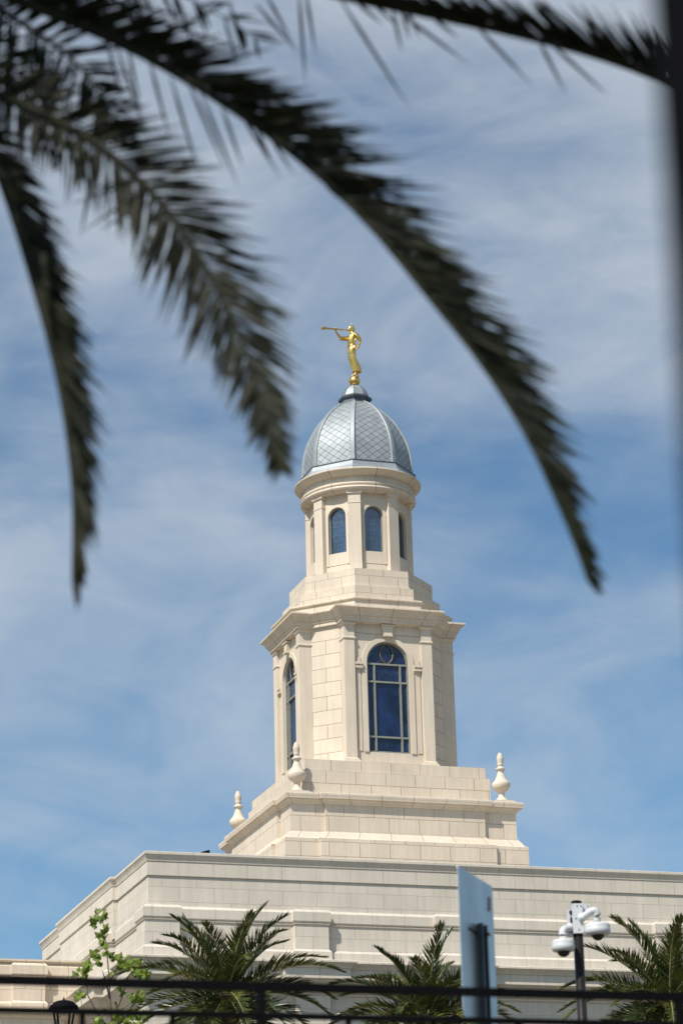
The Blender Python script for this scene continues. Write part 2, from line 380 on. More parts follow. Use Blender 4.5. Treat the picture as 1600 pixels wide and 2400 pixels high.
b.build('flat_roof', M['roof'], T0)
# main block, lower wall with its piers
fr, pf = -9.92, -10.10
low = [(-9.25, pf)]
piers = [(-9.25, -8.36), (-5.37, -4.48), (-1.58, -0.69), (4.56, 5.45), (8.35, 9.24), (12.15, 13.14)]
for i, (a0, a1) in enumerate(piers):
    if i: low += [(a0, fr), (a0, pf)]
    low += [(a1, pf)]
    if i < len(piers)-1: low += [(a1, fr)]
low += [(13.14, 3.0), (-9.13, 3.0), (-9.13, 0.06), (-9.38, 0.06), (-9.38, -6.35), (-9.13, -6.35), (-9.13, -9.22), (-9.25, -9.22)]
def low_prof(dz):
    P = [(0, GROUND-0.2, -30)]
    z = 10.95; rows = []
    k = 0
    while z > GROUND: rows.append((0, z+dz, -k)); z -= 0.36; k += 1
    return [(0, GROUND-0.3, -k)] + rows[::-1]
def cornice_prof(dz):
    return [(o, z+dz) for o, z in ((0, 10.945), (0.04, 10.95), (0.05, 10.99), (0.10, 11.03), (0.17, 11.08), (0.27, 11.20), (0.33, 11.28), (0.36, 11.30), (0.42, 11.305), (0.42, 11.335))]
def fascia_prof(dz):
    return [(o, z+dz) for o, z in ((0.42, 11.335), (0.42, 11.55), (0.45, 11.56), (0.47, 11.60), (0.52, 11.66), (0.57, 11.69), (0.57, 11.735), (0.54, 11.75), (0.06, 11.79), (0.06, 12.03), (0.05, 12.045), (0.0, 12.10))]
def dado_prof(dz): return [(0, 12.10+dz, 0), (0, 12.41+dz, 1), (0, 12.72+dz, 2)]
def ledge_prof(dz):
    return [(o, z+dz) for o, z in ((0, 12.718), (0.03, 12.725), (0.035, 12.745), (0.015, 12.755), (0.015, 12.775), (0.045, 12.78), (0.055, 12.805), (0.055, 13.03), (0.045, 13.045), (0.0, 13.10), (-0.26, 13.105))]
b = MB(); b.sweep(low, low_prof(0)); b.build('lower_wall', M['stone_grey'], T0)
b = MB(); b.sweep(low, cornice_prof(0)+fascia_prof(0)[1:], u0=.6); b.build('main_cornice', M['stone_grey'], T0)
b = MB(); b.sweep(low, dado_prof(0), u0=.6); b.build('pier_wall', M['stone_grey'], T0)
b = MB(); b.sweep(low, ledge_prof(0), u0=.6); b.build('ledge_moulding', M['stone_grey'], T0)

# low wing on the left
dz = -0.48
wing = [(-20.0, 2.0), (-20.0, -3.82), (-15.2, -3.82), (-15.2, -4.0), (-14.33, -4.0), (-14.33, -3.82), (-11.35, -3.82), (-11.35, -4.0), (-10.48, -4.0), (-10.48, -3.82), (-9.2, -3.82)]
b = MB(); b.sweep(wing, low_prof(dz), closed=False); b.build('wing_wall', M['stone'], T0)
b = MB(); b.sweep(wing, cornice_prof(dz)+fascia_prof(dz)[1:], closed=False); b.build('wing_cornice', M['stone'], T0)
b = MB(); b.sweep(wing, dado_prof(dz), closed=False); b.build('wing_pier_wall', M['stone'], T0)
b = MB(); b.sweep(wing, ledge_prof(dz), closed=False); b.build('wing_ledge_moulding', M['stone'], T0)
b = MB(); b.sweep([(-20.0, 2.0), (-20.0, -3.86), (-9.2, -3.86)], [(-0.06, 12.60), (-0.06, 12.64), (-0.02, 12.65), (0.03, 12.68), (0.05, 12.69), (0.05, 12.735), (-0.3, 12.74), (-0.3, 12.3)], closed=False)
b.build('wing_coping', M['stone'], T0)
b = MB(); b.face([(-20, -3.6, 12.35), (-9.2, -3.6, 12.35), (-9.2, 2, 12.35), (-20, 2, 12.35)]); b.build('wing_roof', M['roof'], T0)

# tower base
def cross(wd, xs, p):
    q = [(-wd, -wd), (-xs, -wd), (-xs, -wd-p), (xs, -wd-p), (xs, -wd)]
    out = []
    for k in range(4):
        a = R(90*k)
        out += [(x*math.cos(a)-y*math.sin(a), x*math.sin(a)+y*math.cos(a)) for x, y in q]
    return out
WB = 3.399
base_up = cross(WB, 2.40, 0.10); 
b = MB()
b.sweep(cross(3.645, 2.63, 0.10), [(0, 13.4, -5), (0, 15.485, 0), (0, 15.897, 1), (0, 16.309, 2), (0, 16.414, 2.4)], u0=1.1)
b.build('tower_plinth', M['stone'], T0)
b = MB(); b.sweep(base_up, [(0.246, 16.412), (0.235, 16.425), (0.20, 16.435), (0.17, 16.455), (0.12, 16.53), (0.08, 16.59), (0.05, 16.63), (0.03, 16.645), (0.03, 16.685), (0.0, 16.69)], u0=0.3)
b.build('plinth_moulding', M['stone'], T0)
b = MB(); b.sweep(base_up, [(0, 16.685, 3), (0, 17.108, 4), (0, 17.44, 5)], u0=1.5); b.build('tower_base_wall', M['stone'], T0)
b = MB(); b.sweep(base_up, [(0, 17.436), (0.02, 17.44), (0.035, 17.455), (0.05, 17.475), (0.055, 17.495), (0.085, 17.51), (0.10, 17.53), (0.125, 17.555), (0.13, 17.578), (0.175, 17.58), (0.178, 17.61), (0.19, 17.66), (0.195, 17.70), (0.19, 17.73), (0.17, 17.74), (-0.2, 17.76), (-0.7, 17.77)], u0=0.9)
b.build('base_cornice', M['stone'], T0)
def sq(a): return [(-a, -a), (a, -a), (a, a), (-a, a)]
b = MB(); b.sweep(sq(2.848), [(0, 17.7, -0.2), (0, 18.209, 1), (0, 18.579, 2)], cap_top=True, u0=0.5); b.build('stepped_block', M['stone'], T0)
b = MB(); b.sweep(sq(2.754), [(0, 18.575, 1), (0, 18.92, 2)], cap_top=True, u0=0.25); b.build('top_step', M['stone'], T0)

# urn finials on the corners of the base
urn_prof = [(0.11, 0.0), (0.11, 0.02), (0.095, 0.05), (0.085, 0.06), (0.055, 0.10), (0.05, 0.18), (0.075, 0.215), (0.11, 0.24), (0.142, 0.29), (0.155, 0.345), (0.150, 0.39), (0.135, 0.405), (0.105, 0.445), (0.075, 0.52), (0.058, 0.585), (0.048, 0.62), (0.065, 0.655), (0.08, 0.67), (0.08, 0.69), (0.062, 0.70), (0.046, 0.725), (0.042, 0.75), (0.05, 0.755), (0.05, 0.77), (0.045, 0.78), (0.055, 0.82), (0.056, 0.87), (0.06, 0.895), (0.058, 0.91), (0.05, 0.93), (0.044, 0.965), (0.03, 1.0), (0.012, 1.02), (0.0, 1.022)]
urn_prof = [(r*1.72, z*1.44) for r, z in urn_prof]
ub = MB(); ub.box(-0.33, 0.33, -0.33, 0.33, 0.0, 0.05); ub.box(-0.27, 0.27, -0.27, 0.27, 0.051, 0.085)
ub.lathe([(r, z+0.085) for r, z in urn_prof], 20)
first = None
for sx_, sy_ in ((-1, -1), (1, -1), (1, 1), (-1, 1)):
    p = Vector((sx_*3.10, sy_*3.10, 17.755))
    if first is None: first = ub.build('urn_finial', M['stone_plain'], T0, p); o = first
    else:
        o = first.copy(); col.objects.link(o)
    o.location = p; o.parent = T0; o.matrix_parent_inverse = Matrix.Translation(-T0.location)

# tower shaft
AW, AP = 2.315, 2.415
def arch_pts(hw, spring, n=16):
    return [(hw*math.cos(math.pi*(1-i/n)), spring+hw*math.sin(math.pi*i/n)) for i in range(n+1)]
def arched_wall(mb, T, d, hx, z0, z1, hw, sill, spring, depth, vf, uf=0.41, n=16):
    def q(pts): mb.face([T((x, d, z)) for x, z in pts], [((x+hx)/uf, vf(z)) for x, z in pts])
    q([(-hx, z0), (hx, z0), (hx, sill), (-hx, sill)])
    q([(-hx, sill), (-hw, sill), (-hw, spring), (-hx, spring)]); q([(hw, sill), (hx, sill), (hx, spring), (hw, spring)])
    A = arch_pts(hw, spring, n)
    q([(-hx, spring), (-hw, spring), (-hw, z1), (-hx, z1)]); q([(hw, spring), (hx, spring), (hx, z1), (hw, z1)])
    for i in range(n): q([A[i], A[i+1], (A[i+1][0], z1), (A[i][0], z1)])
    O = [(-hw, sill)]+A+[(hw, sill)]
    for i in range(len(O)):
        a, c = O[i], O[(i+1) % len(O)]
        mb.face([T((a[0], d, a[1])), T((c[0], d, c[1])), T((c[0], d-depth, c[1])), T((a[0], d-depth, a[1]))], None)
def arch_band(mb, T, d0, d1, hi, ho, zb, spring, n=20):
    """flat raised surround from hi to ho around an arched opening"""
    I = [(-hi, zb)]+arch_pts(hi, spring, n)+[(hi, zb)]; O = [(-ho, zb)]+arch_pts(ho, spring, n)+[(ho, zb)]
    for i in range(len(I)-1):
        a, b_, c, e = I[i], I[i+1], O[i+1], O[i]
        mb.face([T((p[0], d1, p[1])) for p in (a, b_, c, e)])
        mb.face([T((e[0], d0, e[1])), T((c[0], d0, c[1])), T((c[0], d1, c[1])), T((e[0], d1, e[1]))])
        mb.face([T((a[0], d1, a[1])), T((b_[0], d1, b_[1])), T((b_[0], d0, b_[1])), T((a[0], d0, a[1]))])
    for sgn in (-1, 1):
        mb.face([T((sgn*hi, d0, zb)), T((sgn*ho, d0, zb)), T((sgn*ho, d1, zb)), T((sgn*hi, d1, zb))])
def arch_frame(mb, T, d0, d1, hw, t, sill, spring, n=20):
    arch_band(mb, T, d0, d1, hw-t, hw, sill, spring, n)
    mb.box(-hw, hw, d0, d1-0.003, sill, sill+t, T)
def pane(mb, T, d, hw, sill, spring, n=20):
    P = [(-hw, sill), (hw, sill)]+arch_pts(hw, spring, n)[::-1]
    mb.face([T((x, d, z)) for x, z in P], [(x+0.045, z) for x, z in P])

vf = lambda z: (z-22.5)/0.43
for k in range(4):
    b = MB(); arched_wall(b, rot(k), AW, 1.06, 18.9, 23.25, 0.655, 19.34, 22.06, 0.16, vf); b.build('shaft_wall', M['stone_upper'], T0)
ch = 2.04; cx = 1.363
for k in range(4):
    T = rot(k)
    P = [T((-ch-0.0, cx, 0)), T((-cx, ch, 0))]          # left chamfer of this face
    A, B = P
    z0, z1 = 18.9, 23.25
    v0, v1 = (z0-18.97)/0.427, (z1-18.97)/0.427
    wdt = (B-A).length/0.427
    b = MB(); b.face([(A.x, A.y, z0), (B.x, B.y, z0), (B.x, B.y, z1), (A.x, A.y, z1)], [(0, v0), (wdt, v0), (wdt, v1), (0, v1)])
    b.build('chamfer_wall', M['stone_chamfer'], T0)
b = MB()     # base course of each chamfer
pil = MB()
pp = [(0.03, 18.92), (0.09, 18.92), (0.09, 18.99), (0.075, 19.005), (0.075, 19.03), (0.05, 19.045), (0.05, 19.08), (0.02, 19.10), (0.0, 19.12), (0.0, 22.71), (0.025, 22.72), (0.03, 22.75), (0.015, 22.775), (0.0, 22.78), (0, 23.13), (0.03, 23.14), (0.05, 23.18), (0.05, 23.26)]
for k in range(4):
    T = rot(k)
    for sgn in (-1, 1):
        xa, xb = (1.04, 1.363) if sgn > 0 else (-1.363, -1.04)
        path = [T((xa, AP, 0)), T((xb, AP, 0)), T((xb, 1.95, 0)), T((xa, 1.95, 0))]
        m_ = MB(); m_.sweep([(p.x, p.y) for p in path], pp); m_.build('pilaster', M['stone_plain'], T0)
# window surrounds, keystones, imposts
for k in range(4):
    T = rot(k)
    m_ = MB(); arch_band(m_, T, AW-0.002, AW+0.035, 0.655, 0.80, 19.34, 22.06); m_.build('window_surround', M['stone_plain'], T0)
    m_ = MB()
    for (za, zb_, ha, hb, d) in ((22.90, 23.16, 0.125, 0.175, 0.12), (22.845, 22.90, 0.14, 0.14, 0.15), (23.16, 23.20, 0.205, 0.205, 0.16)):
        c = [(-ha, AW-0.02, za), (ha, AW-0.02, za), (hb, AW-0.02, zb_), (-hb, AW-0.02, zb_), (-ha, AW+d, za), (ha, AW+d, za), (hb, AW+d, zb_), (-hb, AW+d, zb_)]
        c = [T(p) for p in c]
        for q in ((4, 5, 6, 7), (0, 1, 5, 4), (1, 2, 6, 5), (2, 3, 7, 6), (3, 0, 4, 7)): m_.face([c[i] for i in q])
    m_.build('keystone', M['stone_plain'], T0)
    for sgn in (-1, 1):
        m_ = MB(); xa, xb = sorted((sgn*0.80, sgn*1.02))
        m_.box(xa, xb, AW-0.02, AW+0.11, 21.955, 22.02, T); m_.box(xa, xb, AW-0.02, AW+0.07, 21.90, 21.954, T)
        m_.box(xa, xb, AW-0.02, AW+0.10, 21.845, 21.899, T); m_.box(xa+0.02, xb-0.02, AW-0.02, AW+0.05, 21.80, 21.844, T)
        m_.build('impost', M['stone_plain'], T0)
        m_ = MB(); xa, xb = sorted((sgn*0.85, sgn*0.985)); m_.box(xa, xb, AW-0.02, AW+0.025, 19.36, 21.80, T); m_.build('side_panel', M['stone_plain'], T0)
        m_ = MB(); m_.box(xa, xb, AW-0.02, AW+0.03, 22.03, 22.17, T); m_.build('side_block', M['stone_plain'], T0)
    wn_ = MB(); arch_frame(wn_, T, AW-0.16, AW-0.06, 0.655, 0.055, 19.34, 22.06)
    for z in (22.03, 21.49, 19.82): wn_.box(-0.60, 0.60, AW-0.15, AW-0.055, z-0.027, z+0.027, T)
    for x in (-0.40, 0.40):
        wn_.box(x-0.026, x+0.026, AW-0.15, AW-0.052, 19.395, 19.792, T); wn_.box(x-0.026, x+0.026, AW-0.15, AW-0.052, 19.848, 21.462, T); wn_.box(x-0.026, x+0.026, AW-0.15, AW-0.052, 21.518, 22.002, T)
    win = wn_.build('window', M['frame'], T0)
    m_ = MB()
    def P4(xa, xb, za, zb_): m_.face([T((xa, AW-0.12, za)), T((xb, AW-0.12, za)), T((xb, AW-0.12, zb_)), T((xa, AW-0.12, zb_))], [(xa+0.045, za), (xb+0.045, za), (xb+0.045, zb_), (xa+0.045, zb_)])
    P4(-0.60, 0.60, 19.39, 22.03); m_.build('pane', M['pane'], win)
    m_ = MB(); Pp = [(-0.6, 22.03), (0.6, 22.03)]+arch_pts(0.6, 22.06)[::-1]
    m_.face([T((x, AW-0.12, z)) for x, z in Pp], [(x, z) for x, z in Pp])
    for (xa, xb, za, zb_) in ((-0.36, 0.36, 21.56, 21.98), (-0.36, 0.36, 19.42, 19.78), (-0.60, -0.44, 19.42, 21.98), (0.44, 0.60, 19.42, 21.98)):
        m_.face([T((xa, AW-0.116, za)), T((xb, AW-0.116, za)), T((xb, AW-0.116, zb_)), T((xa, AW-0.116, zb_))], [(xa, za), (xb, za), (xb, zb_), (xa, zb_)])
    m_.build('etched_pane', M['pane_scroll'], win)
    m_ = MB(); m_.tube([T((0.20*math.cos(2*math.pi*i/28), AW-0.09, 22.355+0.285*math.sin(2*math.pi*i/28))) for i in range(29)], 0.022, 6)
    m_.build('oval_ring', M['ring'], win)

# shaft cornice
sp_ = []
for k in range(4):
    T = rot(k)
    for p in ((-1.376, 2.034), (-1.376, AP), (1.376, AP), (1.376, 2.034)):
        q = T((p[0], p[1], 0)); sp_.append((q.x, q.y))
b = MB(); b.sweep(sp_, [(-0.3, 23.22), (0.05, 23.225), (0.05, 23.235), (0.09, 23.24), (0.09, 23.33), (0.105, 23.335), (0.125, 23.355), (0.13, 23.38), (0.13, 23.405), (0.165, 23.41), (0.17, 23.43), (0.185, 23.47), (0.22, 23.53), (0.265, 23.57), (0.30, 23.60), (0.32, 23.605), (0.32, 23.647), (0.28, 23.665), (-0.1, 23.70), (-0.5, 23.71)], u0=1.0)
b.build('shaft_cornice', M['stone'], T0)
o8 = octa(2.5)
b = MB(); b.sweep(o8, [(0, 23.6), (0, 23.90)], u0=1.1); b.sweep(o8, [(0, 23.90), (0.02, 23.905), (0.045, 23.925), (0.062, 23.93), (0.062, 23.968), (0.04, 23.98), (-0.3, 24.03)], u0=1.1)
b.build('blocking_course', M['stone'], T0)
b = MB(); b.sweep(octa(2.22), [(0, 24.0, 0), (0, 24.22, 1), (0, 24.43, 2)], cap_top=True, u0=0.5); b.sweep(octa(2.065), [(0, 24.42), (0, 24.53), (-0.02, 24.54)], u0=1.1, cap_top=True)
b.build('drum_step', M['stone'], T0)
b = MB(); b.sweep(octa(2.02), [(0, 24.53, 0), (0, 24.83, 1), (0, 25.04, 2)], cap_top=True, u0=1.6); b.build('drum', M['stone'], T0)

# lantern
AL = 1.45
b = MB(); vl_ = lambda z: (z-27.38)/0.6
for k in range(8): arched_wall(b, rot(0, 45*k), AL, 0.61, 25.0, 27.70, 0.30, 25.80, 26.965, 0.16, vl_)
b.build('lantern_wall', M['stone_upper'], T0)
for k in range(8):
    T = rot(0, 45*k)
    m_ = MB(); arch_band(m_, T, AL-0.002, AL+0.025, 0.30, 0.385, 25.42, 26.965, 14); m_.box(-0.299, 0.299, AL-0.01, AL+0.012, 25.42, 25.79, T)
    m_.box(-0.40, 0.40, AL-0.01, AL+0.04, 25.0, 25.24, T); m_.build('lantern_surround', M['stone_plain'], T0)
    for sgn in (-1, 1):
        xa, xb = sorted((sgn*0.405, sgn*0.44)); m_ = MB(); m_.box(xa, xb, AL-0.01, AL+0.006, 25.06, 25.36, T); m_.build('slot_shade_strip', M['slot_shade'], T0)  # thin dark strips painted as shaded gaps, no hole is cut
    m_ = MB(); arch_frame(m_, T, AL-0.15, AL-0.07, 0.30, 0.04, 25.80, 26.965, 14); win = m_.build('lantern_window', M['frame'], T0)
    m_ = MB(); pane(m_, T, AL-0.12, 0.27, 25.83, 26.965, 14); m_.build('pane', M['pane_lantern'], win)
    T = rot(0, 45*k+22.5)
    path = [T((-0.19, 1.63, 0)), T((0.19, 1.63, 0)), T((0.19, 1.3, 0)), T((-0.19, 1.3, 0))]
    m_ = MB(); m_.sweep([(p.x, p.y) for p in path], [(0, 25.03), (0, 27.29), (0.012, 27.30), (0.012, 27.33), (0.0, 27.335), (0, 27.58), (0.02, 27.585), (0.045, 27.61), (0.045, 27.67)]); m_.build('lantern_pilaster', M['stone_plain'], T0)
circ = [(math.cos(2*math.pi*i/96+R(22.5)), math.sin(2*math.pi*i/96+R(22.5))) for i in range(96)]
def ring(mb, prof, ub):
    n = 96
    for k in range(len(prof)-1):
        (r0, z0), (r1, z1) = prof[k], prof[k+1]
        for i in range(n):
            a, c = circ[i], circ[(i+1) % n]
            mb.face([(a[0]*r0, a[1]*r0, z0), (c[0]*r0, c[1]*r0, z0), (c[0]*r1, c[1]*r1, z1), (a[0]*r1, a[1]*r1, z1)], [(i*ub/n, .5), ((i+1)*ub/n, .5), ((i+1)*ub/n, .5), (i*ub/n, .5)])
b = MB(); ring(b, [(1.2, 27.655), (1.69, 27.66), (1.695, 27.70), (1.72, 27.705), (1.755, 27.73), (1.78, 27.77), (1.775, 27.80), (1.745, 27.82), (1.745, 27.85), (1.765, 27.865), (1.775, 27.90), (1.765, 27.93), (1.73, 27.945), (1.705, 27.955)], 2.2*8); b.build('lantern_moulding', M['stone'], T0)
b = MB(); ring(b, [(1.705, 27.953), (1.70, 27.96), (1.70, 28.14)], 2.2*16); b.build('lantern_frieze', M['stone'], T0)
b = MB(); ring(b, [(1.70, 28.138), (1.74, 28.145), (1.79, 28.165), (1.84, 28.20), (1.88, 28.245), (1.92, 28.275), (1.95, 28.285), (1.957, 28.30), (1.957, 28.325), (1.93, 28.345), (1.5, 28.37)], 2.2*8); b.build('lantern_cornice', M['stone'], T0)

# dome
ca = math.cos(math.pi/8)
b = MB(); b.sweep(octa(1.0), [(a-1, z) for a, z in ((1.80, 28.34), (1.795, 28.37), (1.74, 28.42), (1.70, 28.49), (1.675, 28.57), (1.66, 28.63))]); b.build('dome_flare', M['zinc'], T0)
b = MB(); b.sweep(octa(1.0), [(a-1, z) for a, z in ((1.66, 28.628), (1.675, 28.63), (1.675, 28.66), (1.58, 28.668))]); b.build('dome_flashing', M['zinc_dark'], T0)
pr_ = [(1.715, 28.66), (1.705, 28.85), (1.692, 29.06), (1.672, 29.27), (1.632, 29.48), (1.568, 29.70), (1.475, 29.94), (1.355, 30.17), (1.205, 30.41), (1.03, 30.62), (0.84, 30.80), (0.66, 30.94), (0.47, 31.06), (0.35, 31.12)]
def cr_spline(P, m=3):
    out = []
    for i in range(len(P)-1):
        p0, p1, p2, p3 = P[max(i-1, 0)], P[i], P[i+1], P[min(i+2, len(P)-1)]
        for j in range(m):
            t = j/m
            out.append(tuple(0.5*((2*b_)+(-a+c)*t+(2*a-5*b_+4*c-d)*t*t+(-a+3*b_-3*c+d)*t**3) for a, b_, c, d in zip(p0, p1, p2, p3)))
    out.append(tuple(P[-1])); return out
pd = cr_spline(pr_, 2)
b = MB(); s_len = 0
for i in range(len(pd)-1):
    (r0, z0), (r1, z1) = pd[i], pd[i+1]; ds = math.hypot(r1-r0, z1-z0)
    for k in range(8):
        T = rot(0, 45*k); h0, h1 = r0*math.sin(math.pi/8), r1*math.sin(math.pi/8); a0, a1 = r0*ca, r1*ca
        b.face([T((-h0, a0, z0)), T((h0, a0, z0)), T((h1, a1, z1)), T((-h1, a1, z1))], [(-h0/0.30, s_len/0.235), (h0/0.30, s_len/0.235), (h1/0.30, (s_len+ds)/0.235), (-h1/0.30, (s_len+ds)/0.235)])
    s_len += ds
b.build('dome_shell', M['shingle'], T0)
for k in range(8):
    T = rot(0, 45*k+22.5); m_ = MB(); rows = []
    for i, (r0, z0) in enumerate(pd):
        (ra, za), (rb, zb_) = pd[max(i-1, 0)], pd[min(i+1, len(pd)-1)]; tn = Vector((rb-ra, zb_-za)).normalized(); nn = Vector((tn.y, -tn.x))
        wd = 0.075 if r0 > 0.7 else 0.075*(0.45+0.55*(r0-0.35)/0.35)
        rows.append([T((x, r0+nn.x*o_, z0+nn.y*o_)) for x, o_ in ((-wd, -0.05), (-wd, 0.01), (-wd*0.75, 0.028), (wd*0.75, 0.028), (wd, 0.01), (wd, -0.05))])
    m_.grid(rows, False, False); m_.build('dome_rib', M['zinc'], T0)
b = MB(); b.sweep(octa(1.0), [(a*ca-1, z) for a, z in ((0.50, 31.03), (0.47, 31.07), (0.46, 31.16), (0.49, 31.18), (0.49, 31.20), (0.525, 31.22), (0.535, 31.25), (0.535, 31.275), (0.50, 31.285), (0.47, 31.32), (0.44, 31.335), (0.34, 31.345))]); b.build('dome_collar', M['zinc_dark'], T0)
b = MB(); b.sweep(octa(1.0), [(a*ca-1, z) for a, z in ((0.415, 31.335), (0.41, 31.36), (0.385, 31.44), (0.34, 31.54), (0.27, 31.64), (0.18, 31.71), (0.10, 31.74))], cap_top=True); b.build('cap_dome', M['zinc'], T0)
for k in range(8):
    T = rot(0, 45*k+22.5); m_ = MB()
    m_.tube([T((0, a+0.005, z)) for a, z in ((0.415, 31.34), (0.41, 31.36), (0.385, 31.44), (0.34, 31.54), (0.27, 31.64), (0.18, 31.715), (0.10, 31.745))], 0.012, 5); m_.build('cap_rib', M['zinc_dark'], T0)

# ------------------------------------------------------------------ golden statue
statue = empty('statue', (0, 0, 31.74))
tag(statue, 'gold statue of a robed man blowing a long trumpet on top of the dome', 'statue')
rng = random.Random(4)
def SP(f, s, z): return Vector((-f/0.95, s, z))      # f = forward (towards -X), s = sideways
b = MB(); b.lathe([(0.178*math.cos(R(a)), 31.90+0.165*math.sin(R(a))) for a in range(-80, 91, 10)], 28); b.build('ball', M['gold'], statue)
fig = MB()
def loft(mb, secs, n=28, fold=0.0, nf=9, ph=0.0):
    """secs: (f, s, z, half depth, half width)"""
    rows = []
    for i, (f, s, z, dp, wd_) in enumerate(secs):
        row = []
        for j in range(n):
            a = 2*math.pi*j/n; k = 1+fold*(0.6*math.sin(nf*a+ph+i*0.35)+0.4*math.sin((nf*2-3)*a-i*0.5))*(1-i/len(secs)*0.75)
            row.append(SP(f+dp*k*math.cos(a), s+wd_*k*math.sin(a), z))
        rows.append(row)
    mb.grid(rows, True, True, True, True)
robe = [(-0.085, 0, 32.20, 0.135, 0.125), (-0.08, 0, 32.26, 0.135, 0.125), (-0.045, 0, 32.36, 0.125, 0.125), (-0.01, 0, 32.47, 0.115, 0.128), (0.035, 0, 32.60, 0.112, 0.135), (0.06, 0, 32.72, 0.115, 0.14), (0.068, 0, 32.84, 0.125, 0.15), (0.058, 0, 32.95, 0.135, 0.155), (0.05, 0, 33.03, 0.12, 0.145), (0.055, 0, 33.10, 0.112, 0.14), (0.06, 0, 33.18, 0.122, 0.155), (0.055, 0, 33.28, 0.135, 0.17), (0.04, 0, 33.38, 0.13, 0.18), (0.02, 0, 33.46, 0.105, 0.175), (0.015, 0, 33.51, 0.07, 0.11), (0.035, 0, 33.54, 0.055, 0.06), (0.05, 0, 33.60, 0.05, 0.05)]
loft(fig, robe, 40, 0.10, 6)
# flaring back of the hem
fig.tube([SP(-0.03, 0, 32.62), SP(-0.09, 0, 32.48), SP(-0.15, 0.0, 32.36), SP(-0.205, 0, 32.29)], [0.07, 0.075, 0.07, 0.045], 10)
# head, hair, jaw
loft(fig, [(0.07, 0, 33.565, 0.04, 0.04), (0.085, 0, 33.59, 0.062, 0.05), (0.082, 0, 33.63, 0.075, 0.06), (0.07, 0, 33.68, 0.09, 0.068), (0.06, 0, 33.72, 0.09, 0.068), (0.055, 0, 33.755, 0.07, 0.055), (0.05, 0, 33.775, 0.03, 0.025)], 16)
loft(fig, [(0.02, 0, 33.56, 0.05, 0.055), (0.015, 0, 33.61, 0.065, 0.07), (0.02, 0, 33.68, 0.07, 0.078), (0.03, 0, 33.73, 0.075, 0.075), (0.04, 0, 33.77, 0.05, 0.05)], 16)
fig.tube([SP(0.145, 0, 33.675), SP(0.168, 0, 33.645), SP(0.15, 0, 33.635)], [0.012, 0.016, 0.01], 6)      # nose
# right arm (far side) lifts the trumpet, left arm is bent behind the hip
fig.tube([SP(0.05, 0.15, 33.43), SP(0.18, 0.155, 33.385), SP(0.32, 0.13, 33.36), SP(0.385, 0.11, 33.375)], [0.075, 0.07, 0.066, 0.06], 10)
fig.tube([SP(0.30, 0.13, 33.40), SP(0.345, 0.12, 33.33), SP(0.37, 0.115, 33.30)], [0.05, 0.045, 0.02], 8)  # sleeve cuff
fig.tube([SP(0.36, 0.11, 33.375), SP(0.45, 0.07, 33.44), SP(0.52, 0.03, 33.52), SP(0.555, 0.01, 33.59)], [0.045, 0.037, 0.028, 0.03], 8)
fig.tube([SP(0.02, -0.15, 33.44), SP(-0.06, -0.20, 33.36), SP(-0.13, -0.215, 33.25), SP(-0.135, -0.205, 33.19)], [0.07, 0.066, 0.06, 0.055], 10)
fig.tube([SP(-0.14, -0.205, 33.20), SP(-0.12, -0.195, 33.10), SP(-0.095, -0.18, 33.00), SP(-0.085, -0.175, 32.965)], [0.052, 0.046, 0.033, 0.034], 8)
fig.tube([SP(-0.10, -0.175, 32.985), SP(-0.06, -0.17, 32.965)], [0.03, 0.022], 6)
# sash across the chest and belt
for q in range(4):
    fig.tube([SP(0.02-0.03*q, -0.12-0.012*q, 33.46-0.03*q), SP(0.10-0.035*q, -0.15, 33.32-0.03*q), SP(0.165-0.05*q, -0.09-0.015*q, 33.18-0.02*q)], 0.014, 6)
fig.tube([SP(0.055+0.125*math.cos(a), 0.152*math.sin(a), 33.07-0.02*math.cos(a)) for a in [2*math.pi*i/20 for i in range(21)]], 0.016, 6)
fig.tube([SP(0.03, -0.15, 33.06), SP(0.035, -0.165, 32.98), SP(0.02, -0.16, 32.90)], [0.022, 0.03, 0.018], 6)
for q in range(6):
    a = -1.9+q*0.42
    fig.tube([SP(0.06+0.115*math.cos(a), 0.145*math.sin(a), 32.98), SP(0.055+0.113*math.cos(a+0.1), 0.138*math.sin(a+0.1), 32.70), SP(-0.02+0.118*math.cos(a+0.2), 0.125*math.sin(a+0.2), 32.42), SP(-0.085+0.135*math.cos(a+0.25), 0.122*math.sin(a+0.25), 32.22)], [0.006, 0.014, 0.016, 0.014], 6)
# feet
fig.tube([SP(-0.03, -0.05, 32.24), SP(-0.015, -0.05, 32.12), SP(0.02, -0.05, 32.08), SP(0.10, -0.05, 32.045)], [0.042, 0.036, 0.034, 0.022], 8)
fig.tube([SP(-0.10, 0.05, 32.24), SP(-0.115, 0.05, 32.13), SP(-0.125, 0.045, 32.07), SP(-0.06, 0.04, 32.055)], [0.042, 0.038, 0.036, 0.024], 8)
